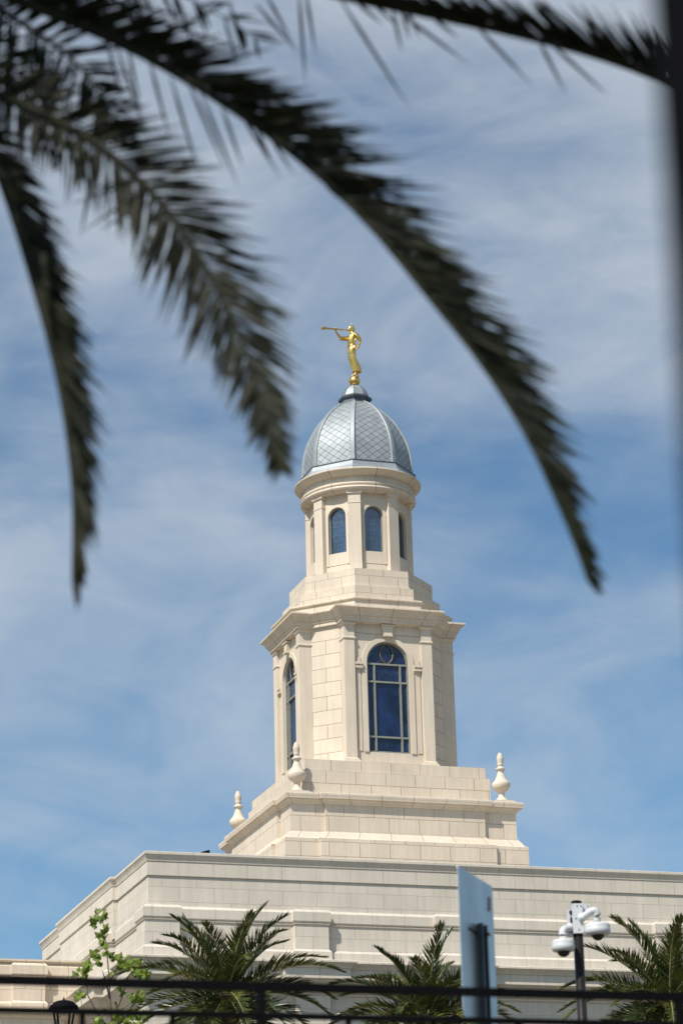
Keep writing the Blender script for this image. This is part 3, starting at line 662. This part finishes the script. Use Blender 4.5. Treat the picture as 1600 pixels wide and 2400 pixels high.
# fingers round the trumpet
for q in range(4):
    x = 0.53+0.02*q
    fig.tube([SP(x, 0.03, 33.585), SP(x+0.004, 0.0, 33.645), SP(x, -0.028, 33.632), SP(x, -0.03, 33.605)], [0.011, 0.011, 0.010, 0.008], 6)
fig.tube([SP(0.53, 0.01, 33.57), SP(0.50, -0.02, 33.59), SP(0.51, -0.03, 33.62)], [0.012, 0.011, 0.008], 6)
figo = fig.build('figure', M['gold'], statue)
rm = figo.modifiers.new('blend', 'REMESH'); rm.mode = 'VOXEL'; rm.voxel_size = 0.0095; rm.use_smooth_shade = True
sm = figo.modifiers.new('soften', 'SMOOTH'); sm.iterations = 2; sm.factor = 0.5
b = MB(); b.tube([SP(0.165, 0, 33.615), SP(0.35, 0, 33.612), SP(0.55, 0, 33.61), SP(0.75, 0, 33.606), SP(0.86, 0, 33.602), SP(0.93, 0, 33.60), SP(0.965, 0, 33.598), SP(0.985, 0, 33.597)], [0.018, 0.020, 0.023, 0.027, 0.035, 0.048, 0.062, 0.072], 16)
b.build('trumpet', M['gold'], statue)
b = MB(); b.tube([SP(0.045, 0, 33.76), SP(0.045, 0, 33.89)], 0.006, 6); b.lathe([(0.0, -0.018), (0.014, -0.012), (0.018, 0), (0.014, 0.012), (0.0, 0.018)], 10, SP(0.045, 0, 33.905)); b.build('lightning_rod', M['brass'], statue)

# ------------------------------------------------------------------ roof floodlight
p = at(482, 1996, 69.4)
fl = MB()
def TF(q): return p+RT*q[0]+FW.cross(Vector((0, 0, 1))).cross(Vector((0, 0, 1))).normalized()*-q[1]+Vector((0, 0, q[2]))
fl.face([TF((-0.12, 0, -0.06)), TF((0.10, 0, -0.06)), TF((0.10, 0, 0.05)), TF((-0.12, 0, -0.01))]); fl.face([TF((-0.12, 0.16, -0.06)), TF((0.10, 0.16, -0.06)), TF((0.10, 0.16, 0.05)), TF((-0.12, 0.16, -0.01))])
fl.face([TF((-0.12, 0, -0.01)), TF((0.10, 0, 0.05)), TF((0.10, 0.16, 0.05)), TF((-0.12, 0.16, -0.01))]); fl.face([TF((0.10, 0, -0.06)), TF((0.10, 0.16, -0.06)), TF((0.10, 0.16, 0.05)), TF((0.10, 0, 0.05))]); fl.face([TF((-0.12, 0, -0.06)), TF((-0.12, 0.16, -0.06)), TF((-0.12, 0.16, -0.01)), TF((-0.12, 0, -0.01))])
fl.box(-0.02, 0.02, 0.06, 0.10, 13.75-p.z, -0.058, TF)
tag(fl.build('floodlight', M['dark_metal']), 'small black floodlight poking above the roof parapet near its left corner', 'floodlight')

# ------------------------------------------------------------------ palms
def leaflet(mb, p, d, wdir, ln, wd_, droop=0.0, seg=3):
    pr = ((0.0, 0.35), (0.3, 1.0), (0.65, 0.75), (1.0, 0.06)) if seg == 3 else ((0.0, 0.5), (0.45, 1.0), (1.0, 0.08))
    i0 = len(mb.v)
    for t, k in pr:
        c = p+d*(ln*t)+Vector((0, 0, -1))*(droop*ln*t*t)
        mb.v.append(tuple(c-wdir*(wd_*k*0.5))); mb.v.append(tuple(c+wdir*(wd_*k*0.5)))
    for s_ in range(len(pr)-1):
        a = i0+2*s_; mb.f.append([a, a+1, a+3, a+2]); mb.uv.append([(0.5, 0.5)]*4); mb.sm.append(False)
def frond(mb, pts, nrm, ln, n, wd_, v=(0.3, 0.6), ang=(68, 24), sides=((1, 1.0), (-1, 1.0)), rng=None, r0=0.02, droop=0.1, start=0.12, prof=None, jit=0.12, seg=3, stem=None):
    pts = cr_spline([tuple(p) for p in pts], 5); pts = [Vector(p) for p in pts]
    cum = [0]
    for i in range(len(pts)-1): cum.append(cum[-1]+(pts[i+1]-pts[i]).length)
    tot = cum[-1]
    (stem or mb).tube(pts[::2]+[pts[-1]], [r0*(1-0.85*min(1, c/tot)) for c in cum[::2]]+[r0*0.12], 6)
    def pos(t):
        s_ = t*tot; i = 0
        while i < len(cum)-2 and cum[i+1] < s_: i += 1
        k = (s_-cum[i])/max(1e-9, cum[i+1]-cum[i]); return pts[i].lerp(pts[i+1], k), (pts[min(i+2, len(pts)-1)]-pts[max(i-1, 0)]).normalized()
    for i in range(n):
        t = start+(1-start)*(i+0.5)/n
        for sd, sc_ in sides:
            tt = min(0.995, max(0.0, t+rng.uniform(-0.5, 0.5)/n)); p, tg = pos(tt)
            nn = nrm(tt) if callable(nrm) else nrm
            nn = (nn-tg*nn.dot(tg)).normalized(); S = tg.cross(nn).normalized()
            u = max(0.0, (tt-start)/(1-start))
            a = R(ang[0]+(ang[1]-ang[0])*u**0.8+rng.uniform(-9, 9)); vv = rng.uniform(*v)
            d = (tg*math.cos(a)+(S*(sd*math.cos(vv))+nn*math.sin(vv))*math.sin(a)).normalized()
            l_ = ln*sc_*(prof(u) if prof else (0.45+0.55*math.sin(math.pi*min(1, u*1.15+0.12)) if u < 0.82 else 0.62-1.6*(u-0.82)))*rng.uniform(1-jit, 1+jit)
            if l_ <= 0.01: continue
            q = (tg-d*tg.dot(d)).normalized(); q = (q+d.cross(q)*rng.uniform(-0.7, 0.7)).normalized()
            leaflet(mb, p, d, q, l_, wd_*rng.uniform(0.8, 1.15), droop*rng.uniform(0.3, 1.4), seg)

def palm_trunk(root, x, y, ztop, r, parent_loc):
    t = MB(); rows = []
    n = 40
    for i in range(n+1):
        z = GROUND+(ztop-GROUND)*i/n; rr = r*(1.15-0.25*i/n)*(1+0.06*math.sin(i*2.4))*(1.25 if i > n-3 else 1)
        rows.append([(x+rr*math.cos(2*math.pi*j/14+i*0.3)*(1+0.05*((i+j) % 2)), y+rr*math.sin(2*math.pi*j/14+i*0.3)*(1+0.05*((i+j) % 2)), z) for j in range(14)])
    t.grid(rows, True, False, False, True); return t.build('trunk', M['bark'], root)

def crown(root, c, ln, count, seed, leaf, wd_, el_range=(78, -28), nleaf=44, mat=None, mat_st=None, skip=None, arc=0.75):
    rg = random.Random(seed); k = 0
    for i in range(count):
        az = i*2.39996+rg.uniform(-0.15, 0.15); fr_ = (i+0.5)/count
        e = R(el_range[0]+(el_range[1]-el_range[0])*fr_**0.85+rg.uniform(-7, 7))
        if skip and skip(az, e): continue
        l_ = ln*rg.uniform(0.86, 1.08)*(0.82+0.22*min(1, fr_*2.2))
        pts = []; p = Vector(c)+Vector((math.cos(az)*0.06, math.sin(az)*0.06, 0)); ee = e; az2 = az; tw = rg.uniform(-0.05, 0.05)
        for s_ in range(7):
            pts.append(p.copy()); p = p+Vector((math.cos(az2)*math.cos(ee), math.sin(az2)*math.cos(ee), math.sin(ee)))*(l_/6)
            ee -= arc*(0.06+0.05*s_)*(0.55+0.75*math.cos(ee)); az2 += tw
        nv = Vector((-math.sin(e)*math.cos(az), -math.sin(e)*math.sin(az), math.cos(e)))
        m_ = MB(); st = MB()
        frond(m_, pts, nv, leaf, nleaf, wd_, v=(0.25, 0.75), ang=(62, 22), rng=rg, r0=0.022*ln/2, droop=0.05, start=0.10, seg=2, stem=st)
        fo = m_.build('frond', mat, root); s_o = st.build('stalk', mat_st, fo); k += 1

for px, py, D, ln, seed, lab in ((533, 2318, 52.0, 2.10, 11, 'green date palm between the young tree and the metal sign'),
                             (1000, 2374, 52.0, 1.95, 23, 'green date palm partly hidden behind the metal sign'),
                             (1568, 2334, 50.0, 2.05, 37, 'green date palm at the right edge, just right of the camera mast')):
    c = at(px, py, D); pr_root = empty('palm_tree', (c.x, c.y, GROUND)); tag(pr_root, lab, 'palm tree', 'date palms in front of the temple')
    palm_trunk(pr_root, c.x, c.y, c.z-0.05, 0.22, None)
    crown(pr_root, c-Vector((0, 0, 0.10)), ln*1.04, 48, seed, 0.42, 0.027, el_range=(80, -55), mat=M['frond'], mat_st=M['rachis'], nleaf=78)

# the palm whose fronds hang into the picture from the upper left
rng = random.Random(8)
FWH = Vector((FW.x, FW.y, 0)).normalized()
c1 = at(-430, -60, 7.6)
ov = empty('palm_tree', (c1.x, c1.y, GROUND)); tag(ov, 'dark overhanging palm whose long fronds sweep down from the upper left corner', 'palm tree')
palm_trunk(ov, c1.x, c1.y, c1.z, 0.16, None)
PX = 7.0/F_PX
def pix(path, D0, D1):
    n = len(path); return [at(x, y, D0+(D1-D0)*i/(n-1)) for i, (x, y) in enumerate(path)]
def fgfrond(root, path, D0, D1, nrm, lnpx, n, wpx, **k):
    m_ = MB(); st = MB(); ex = k.pop('extra', [])
    frond(m_, pix(path, D0, D1), nrm, lnpx*PX, n, wpx*PX, rng=rng, r0=k.pop('rpx', 16)*PX, stem=st, **k)
    for (x0, y0, x1, y1) in ex:
        a = at(x0, y0, D0*0.5+D1*0.5); e_ = at(x1, y1, (D0*0.5+D1*0.5)*1.01); d = (e_-a); l_ = d.length; d.normalize()
        leaflet(m_, a, d, d.cross(FW).normalized(), l_, wpx*PX*0.8, 0.0)
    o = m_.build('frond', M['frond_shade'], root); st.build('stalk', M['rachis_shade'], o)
# long arching frond
A_path = [(-430, -60), (-250, -70), (-60, -35), (130, 35), (330, 125), (520, 238), (700, 370), (860, 520), (1000, 690), (1130, 855), (1230, 1015), (1300, 1165), (1348, 1280), (1376, 1360)]
nA = RT*0.80+UP*0.60
fgfrond(ov, A_path, 7.6, 6.8, nA, 285, 290, 12.5, v=(0.75, 1.45), ang=(42, 20), start=0.20, jit=0.2, droop=0.02, rpx=19,
        prof=lambda u: (0.75 if u < 0.2 else 1.0 if u < 0.62 else 1.0-1.95*(u-0.62)),
        extra=[(400, 180, 470, 420), (440, 190, 530, 400), (520, 250, 570, 395), (560, 260, 660, 420), (600, 300, 640, 390), (830, 490, 880, 550), (300, 110, 330, 260), (350, 140, 400, 330), (470, 215, 560, 440), (620, 300, 690, 410), (250, 90, 290, 250), (270, 100, 350, 330), (760, 430, 800, 470)])
# middle frond seen from below, leaflets both sides
B_path = [(-430, 30), (-250, 110), (-60, 195), (60, 250), (200, 322), (330, 425), (430, 545), (505, 670), (565, 795), (606, 915), (632, 998), (650, 1060), (660, 1105)]
fgfrond(ov, B_path, 7.5, 6.9, -FW*0.9+UP*0.2, 265, 215, 12.0, v=(-0.15, 0.4), ang=(64, 24), start=0.20, sides=((1, 0.80), (-1, 0.86)), jit=0.2, droop=0.08, rpx=20,
        prof=lambda u: (0.55+u*1.6 if u < 0.28 else 1.0 if u < 0.60 else 1.0-1.85*(u-0.60)),
        extra=[(330, 420, 165, 480), (350, 440, 190, 545), (330, 415, 190, 450), (360, 470, 230, 540)])
# left frond, edge on
C_path = [(-430, 100), (-250, 150), (-110, 240), (-25, 340), (32, 480), (80, 640), (118, 780), (148, 920), (167, 1060), (176, 1170), (175, 1280), (172, 1360)]
fgfrond(ov, C_path, 7.4, 7.0, RT*0.97+UP*0.2, 185, 190, 12.5, v=(0.8, 1.45), ang=(38, 14), start=0.26, jit=0.25, droop=0.02, rpx=30,
        prof=lambda u: (0.8 if u < 0.15 else 1.0 if u < 0.6 else 1.0-1.4*(u-0.6)))
# shorter fronds crowding the corner
fgfrond(ov, [(-430, -60), (-220, -60), (-60, -10), (60, 60), (160, 130), (235, 215), (285, 320)], 7.7, 7.3, -FW, 230, 60, 15, v=(-0.3, 0.5), ang=(70, 40), start=0.25, jit=0.25, rpx=16)
fgfrond(ov, [(-430, -60), (-260, -10), (-120, 60), (0, 150), (90, 250), (150, 350)], 8.0, 7.8, -FW, 200, 60, 15, v=(-0.3, 0.5), ang=(75, 45), start=0.25, jit=0.25, rpx=16)
fgfrond(ov, [(-430, -60), (-250, -150), (-50, -150), (150, -100), (330, -50), (480, 15), (600, 90)], 7.9, 7.5, -FW, 240, 22, 13, v=(-0.3, 0.5), ang=(50, 30), start=0.3, jit=0.3, rpx=9,
        extra=[(245, 5, 470, 40), (298, 28, 574, 115), (536, 5, 363, 95), (536, 5, 585, 140), (298, -10, 292, 50), (600, 10, 700, 125), (700, -20, 716, 200), (716, -20, 740, 130), (620, -20, 690, 110)])
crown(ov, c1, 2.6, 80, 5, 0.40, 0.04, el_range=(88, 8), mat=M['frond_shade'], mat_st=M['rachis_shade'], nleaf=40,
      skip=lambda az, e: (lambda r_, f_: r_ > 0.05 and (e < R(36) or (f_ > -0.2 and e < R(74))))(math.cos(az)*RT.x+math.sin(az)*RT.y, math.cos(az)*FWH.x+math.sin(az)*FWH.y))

# extra unseen fronds, added above the viewer to shade the hanging ones
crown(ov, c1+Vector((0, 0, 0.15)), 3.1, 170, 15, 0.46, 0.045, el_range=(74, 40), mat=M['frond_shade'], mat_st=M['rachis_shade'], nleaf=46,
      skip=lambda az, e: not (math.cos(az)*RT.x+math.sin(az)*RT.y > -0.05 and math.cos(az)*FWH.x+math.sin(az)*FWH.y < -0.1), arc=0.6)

# palm at the right: one frond reaches into the picture
c2 = at(2050, 420, 7.4)
ov2 = empty('palm_tree', (c2.x, c2.y, GROUND)); tag(ov2, 'dark palm beyond the right edge, one frond reaching across the top right corner', 'palm tree')
palm_trunk(ov2, c2.x, c2.y, c2.z, 0.16, None)
fgfrond(ov2, [(2050, 420), (1900, 380), (1720, 282), (1570, 196), (1420, 138), (1260, 94), (1080, 54), (900, 18), (760, -12), (600, -60)], 7.4, 7.0, UP*0.95-RT*0.1, 200, 150, 13, v=(0.6, 1.4), ang=(42, 22), start=0.15, jit=0.25, droop=0.02, rpx=17,
        extra=[(795, -5, 960, 255), (930, 25, 1100, 152), (1110, 55, 1246, 200), (1258, 88, 1327, 222), (1285, 98, 1425, 225), (918, 15, 942, 125), (870, 5, 930, 60), (1010, 38, 1075, 90), (832, 2, 900, 60), (940, 20, 960, 95), (950, 20, 985, 90)])
crown(ov2, c2, 2.6, 60, 9, 0.40, 0.04, el_range=(86, 5), mat=M['frond_shade'], mat_st=M['rachis_shade'], nleaf=40,
      skip=lambda az, e: (lambda r_, f_: r_ < 0.0 and (e < R(38) or (f_ > -0.2 and e < R(72))))(math.cos(az)*RT.x+math.sin(az)*RT.y, math.cos(az)*FWH.x+math.sin(az)*FWH.y))

# ------------------------------------------------------------------ young broad-leaved tree
ct = at(262, 2400, 40.0); st_root = empty('young_tree', (ct.x, ct.y, GROUND))
tag(st_root, 'slender young tree with lobed bright green leaves by the left wing', 'tree')
PT = 40.0/F_PX
s = MB()
stems = [[(264, 2900), (262, 2400), (258, 2330), (256, 2290), (252, 2240), (246, 2190), (240, 2150)], [(258, 2340), (247, 2295), (240, 2275)], [(262, 2390), (285, 2340), (300, 2290), (318, 2265)], [(262, 2420), (225, 2370), (205, 2330), (206, 2270)], [(262, 2400), (310, 2360), (330, 2330)], [(256, 2300), (270, 2280), (280, 2262)], [(262, 2450), (200, 2400), (190, 2340)]]
for q in stems: s.tube([at(x, y, 40) for x, y in q], [0.018*(1-0.75*i/(len(q)-1)) for i in range(len(q))], 6)
s.tube([Vector((ct.x, ct.y, GROUND)), at(264, 2900, 40)], [0.035, 0.02], 8)
s.build('trunk', M['twig'], st_root)
rg = random.Random(3)
lf = MB()
star = [(0, 0), (0.18, -0.02), (0.46, 0.12), (0.30, 0.22), (0.52, 0.50), (0.28, 0.50), (0.22, 0.62), (0.0, 1.0), (-0.22, 0.62), (-0.28, 0.50), (-0.52, 0.50), (-0.30, 0.22), (-0.46, 0.12), (-0.18, -0.02)]
clusters = [(236, 2150, 10, 8), (226, 2166, 12, 6), (250, 2188, 8, 3), (243, 2200, 8, 4), (235, 2194, 5, 3), (236, 2228, 10, 5), (225, 2240, 12, 5), (258, 2242, 6, 3), (232, 2256, 10, 6), (205, 2265, 8, 5), (188, 2288, 8, 5), (198, 2300, 6, 2), (272, 2254, 8, 4), (290, 2258, 14, 9), (305, 2272, 14, 10), (325, 2260, 10, 6), (320, 2285, 12, 8), (338, 2290, 7, 6), (268, 2272, 10, 4), (190, 2338, 7, 4), (324, 2330, 8, 4), (285, 2325, 8, 3), (338, 2345, 8, 4), (300, 2340, 8, 3), (270, 2385, 16, 7), (300, 2395, 18, 10), (325, 2385, 12, 7), (225, 2395, 9, 5), (240, 2402, 9, 4), (310, 2420, 18, 10), (255, 2430, 20, 10)]
for x, y, sp, n in clusters:
    for i in range(n):
        P = at(x+rg.gauss(0, sp*0.6), y+rg.gauss(0, sp*0.6), 40+rg.uniform(-0.25, 0.25)); sz = rg.uniform(0.075, 0.15)
        a = rg.uniform(0, 2*math.pi); nrm_ = (-FW+Vector((rg.uniform(-1, 1), rg.uniform(-1, 1), rg.uniform(-0.2, 1.2)))).normalized()
        X = nrm_.cross(Vector((math.cos(a), math.sin(a), -0.6))).normalized(); Y = nrm_.cross(X)
        cen = P+Y*(0.4*sz)+nrm_*(0.06*sz)
        ring_ = [P+X*(u*sz)+Y*(v_*sz)-nrm_*(abs(u)*0.35*sz) for u, v_ in star]
        for j in range(len(ring_)): lf.face([cen, ring_[j], ring_[(j+1) % len(ring_)]])
lf.build('foliage', M['green_leaf'], st_root)

# ------------------------------------------------------------------ street lamp
cl = at(150, 2372, 38.0); lamp = empty('street_lamp', (cl.x, cl.y, GROUND)); tag(lamp, 'black street lamp with a domed cap at the lower left', 'street lamp')
q = 33.0/F_PX
b = MB(); b.lathe([(r*q, z*q) for r, z in ((4, 4), (37, 4), (39, 7), (39.5, 12), (38, 16), (33, 20), (31, 22), (30, 24), (22, 28), (10, 31), (4, 32.5), (2.5, 34), (2.0, 37), (0.8, 41), (0.0, 42))], 28, cl); b.build('cap', M['dark_metal'], lamp)
b = MB(); b.lathe([(r*q, z*q) for r, z in ((0, -5), (14, -4.5), (24, -2), (29, 1), (29, 4))], 24, cl); b.build('lens', M['lamp_glass'], lamp)
for k in range(4):
    b = MB(); a = R(20+90*k); d_ = Vector((math.cos(a), math.sin(a), 0)); b.tube([cl+d_*(33*q)+Vector((0, 0, 5*q)), cl+d_*(30*q)+Vector((0, 0, -10*q)), cl+d_*(20*q)+Vector((0, 0, -66*q))], 3.0*q, 6); b.build('strut', M['dark_metal'], lamp)
b = MB(); b.lathe([(24*q, -66*q), (24*q, -60*q), (12*q, -64*q)], 16, cl); b.tube([cl+Vector((0, 0, -62*q)), Vector((cl.x, cl.y, GROUND))], [0.04, 0.06], 12); b.build('post', M['dark_metal'], lamp)

# ------------------------------------------------------------------ camera mast
DM = 28.0; q = DM/F_PX
pm = at(1354, 2200, DM); mast = empty('camera_mast', (pm.x, pm.y, GROUND)); tag(mast, 'brown metal mast carrying two white dome security cameras at the lower right', 'camera mast')
ztop = at(1354, 2115, DM).z
b = MB(); b.tube([Vector((pm.x, pm.y, GROUND)), Vector((pm.x, pm.y, ztop-0.02))], 11.8*q, 20); b.build('pole', M['pole_metal'], mast)
b = MB(); b.lathe([(12.4*q, 0), (12.4*q, 5*q), (10*q, 6.5*q), (0, 6.5*q)], 20, (pm.x, pm.y, ztop-3*q)); b.build('pole_cap', M['dark_metal'], mast)
HR = Vector((RT.x, RT.y, 0)).normalized(); HF = Vector((-HR.y, HR.x, 0))
def TM(p): return Vector((pm.x, pm.y, ztop))+HR*(p[0]*q)+HF*(p[1]*q)+Vector((0, 0, p[2]*q/0.985))
b = MB(); b.box(-12, 12.5, -15.5, 14, -74, -5, TM); b.box(12.5, 30, -2, 3, -40, -5, TM); b.box(-24, -12, -6, 2, -80, -18, TM)
bx_ = b.build('junction_box', M['white_plastic'], mast)
md = bx_.modifiers.new('bevel', 'BEVEL'); md.width = 0.006; md.segments = 2
b = MB()
for x, z in ((0, -11), (9, -11), (25, -12), (2, -66), (-4, -40), (14, -25)): b.box(x-1.3, x+1.3, -16.4, -14, z-1.6, z+1.2, TM)
b.box(-17, -13.5, -9, -2, -72, -35, TM); b.box(-18, -12, -9, -2, -28, -20, TM)
b.build('screw', M['dark_metal'], mast)
for (hx, hy, hz, rr, armp) in ((44, -26, -58, 30, [(6, -14, -40), (14, -19, -37), (30, -25, -27), (39, -27, -25), (44, -26, -32), (44, -26, -52)]),
                               (-38, -26, -94, 27, [(-16, -4, -58), (-24, -12, -62), (-34, -22, -66), (-38, -26, -74), (-38, -26, -92)])):
    hp = TM((hx, hy, hz))
    b = MB(); b.lathe([(r*q*rr/30, z*q) for r, z in ((0, 5), (14, 5), (25, 3), (28.5, 1), (29.5, -3), (29.5, -10), (30, -11), (30, -19), (28, -21), (27, -23), (19, -24), (0, -24))], 32, hp); ch_ = b.build('security_camera', M['white_plastic'], mast)
    b = MB(); b.tube(cr_spline([tuple(TM(a)) for a in armp], 4), [q*(10.5 if i < 4 else 8.6) for i in range((len(armp)-1)*4+1)], 16); b.build('arm', M['white_plastic'], ch_)
    b = MB(); b.lathe([(15.5*q*math.cos(R(a)), -22*q+15.0*q*math.sin(R(a))) for a in range(0, -91, -10)], 24, hp); b.build('lens_dome', M['smoked_dome'], ch_)

# ------------------------------------------------------------------ metal sign seen from behind
A1 = at(1071, 2028, 18.0); d2 = FW+RT*((1152-800)/F_PX)-UP*((2078-1200)/F_PX); A2 = CAM+d2*(A1.z/d2.z)
ux = (A2-A1); wsg = ux.length; ux.normalize(); nz = Vector((-ux.y, ux.x, 0)).normalized()
if nz.dot(CAM-A1) < 0: nz = -nz
zb = at(1084, 2386, 18.0).z; hsg = A1.z-zb
sg = empty('road_sign', (A1.x+ux.x*wsg/2, A1.y+ux.y*wsg/2, GROUND)); tag(sg, 'bare metal road sign seen obliquely from behind on a dark post', 'road sign')
def TS(x, n_, z): return A1+ux*x+nz*n_+Vector((0, 0, -hsg+z))
r_ = 0.07; outl = []
for cx_, cz_, a0 in ((wsg-r_, r_, -90), (wsg-0.012, hsg-0.012, 0), (0.012, hsg-0.012, 90), (r_, r_, 180)):
    rr = r_ if cz_ == r_ else 0.012
    for k in range(7): outl.append((cx_+rr*math.cos(R(a0+15*k)), cz_+rr*math.sin(R(a0+15*k))))
b = MB(); b.face([TS(x, 0.002, z) for x, z in outl]); b.face([TS(x, -0.002, z) for x, z in outl][::-1])
for i in range(len(outl)):
    a, c = outl[i], outl[(i+1) % len(outl)]; b.face([TS(a[0], 0.002, a[1]), TS(c[0], 0.002, c[1]), TS(c[0], -0.002, c[1]), TS(a[0], -0.002, a[1])])
b.build('sign_plate', M['galvanised'], sg)
zt = at(1112, 2162, 18.3).z-zb; xc = wsg*0.5
b = MB()
def TB(p): return TS(p[0], p[1], p[2])
b.box(xc-0.045, xc+0.045, 0.012, 0.018, GROUND-zb, zt, TB); b.box(xc-0.045, xc-0.038, 0.018, 0.055, GROUND-zb, zt, TB); b.box(xc+0.038, xc+0.045, 0.018, 0.055, GROUND-zb, zt, TB); b.box(xc-0.062, xc-0.045, 0.050, 0.056, GROUND-zb, zt, TB); b.box(xc+0.045, xc+0.062, 0.050, 0.056, GROUND-zb, zt, TB)
b.build('post', M['post_metal'], sg)
for zz, m_ in ((zt-0.06, 'brass'), (zt-0.82, 'post_metal')):
    b = MB(); b.box(xc-0.20, xc+0.22, 0.003, 0.011, zz-0.010, zz+0.010, TB); b.build('bracket', M['post_metal'], sg)
    b = MB(); b.tube([TB((xc+0.056, 0.055, zz)), TB((xc+0.056, 0.09, zz))], 0.014, 8); b.build('bolt', M[m_], sg)
b = MB(); b.face([TS(x, 0.0045, z) for x, z in ((wsg-0.14, hsg-0.20), (wsg-0.07, hsg-0.18), (wsg-0.06, hsg-0.09), (wsg-0.12, hsg-0.09))]); b.build('sticker', M['sticker'], sg)

# ------------------------------------------------------------------ fence
DF = 13.0
P0 = at(0, 2297, DF); d2 = FW+RT*((1590-800)/F_PX)-UP*((2337-1200)/F_PX); P1 = CAM+d2*(P0.z/d2.z)
fd = (P1-P0); flen = fd.length; fd.normalize(); zr1 = P0.z; zr2 = at(0, 2367, DF).z
fence = empty('fence', (P0.x, P0.y, GROUND)); tag(fence, 'black metal fence with two rails crossing the bottom of the picture', 'fence')
fn = Vector((-fd.y, fd.x, 0))
def TFn(p): return Vector((P0.x, P0.y, 0))+fd*p[0]+fn*p[1]+Vector((0, 0, p[2]))
def fx(px):
    d = FW+RT*((px-800)/F_PX)-UP*((2360-1200)/F_PX); d = Vector((d.x, d.y)); 
    a = Vector((P0.x-CAM.x, P0.y-CAM.y)); f2 = Vector((fd.x, fd.y)); den = d.x*f2.y-d.y*f2.x
    return (a.y*d.x-a.x*d.y)/(-den) if False else ((a.x*d.y-a.y*d.x)/(f2.y*d.x-f2.x*d.y))
xp = [fx(612), fx(1590)]; dp = xp[1]-xp[0]
xs_ = [xp[0]-2*dp, xp[0]-dp, xp[0], xp[1], xp[1]+dp]
for z, h in ((zr1, 0.020), (zr2, 0.013)):
    b = MB(); b.box(xs_[0], xs_[-1], -0.02, 0.02, z-h, z+h, TFn); b.build('rail', M['dark_metal'], fence)
b = MB(); b.box(xs_[0], xs_[-1], -0.02, 0.02, GROUND+0.25, GROUND+0.28, TFn); b.build('rail', M['dark_metal'], fence)
for x in xs_:
    b = MB(); b.box(x-0.019, x+0.019, -0.019, 0.019, GROUND, zr1+0.02, TFn); b.build('post', M['dark_metal'], fence)
npk = 5; step = dp/npk
pk = MB(); pk.box(-0.011, 0.011, -0.011, 0.011, 0, zr2-0.016-GROUND, lambda p: fd*p[0]+fn*p[1]+Vector((0, 0, p[2])))
fp_ = None
for i in range(len(xs_)-1):
    for k in range(1, npk):
        x = xs_[i]+step*k; loc = TFn((x, 0, GROUND))
        if fp_ is None: fp_ = pk.build('picket', M['dark_metal'], fence, loc); o = fp_
        else: o = fp_.copy(); col.objects.link(o)
        o.parent = fence; o.matrix_parent_inverse = Matrix.Translation(-fence.location); o.location = loc

# ------------------------------------------------------------------ dark pole close to the camera
DPO = 1.8; rp_ = 0.06
e1 = at(1528, 0, DPO)
c = Vector((e1.x, e1.y, 0))+HR*(rp_*1.0)
b = MB(); b.tube([(c.x, c.y, GROUND), (c.x, c.y, 5.0)], rp_, 28); b.lathe([(0.13, 0), (0.13, 0.03), (0.09, 0.06), (0.072, 0.10)], 24, (c.x, c.y, GROUND)); 
tag(b.build('pole', M['dark_metal']), 'dark out of focus pole standing at the right edge, close to the viewer', 'pole')
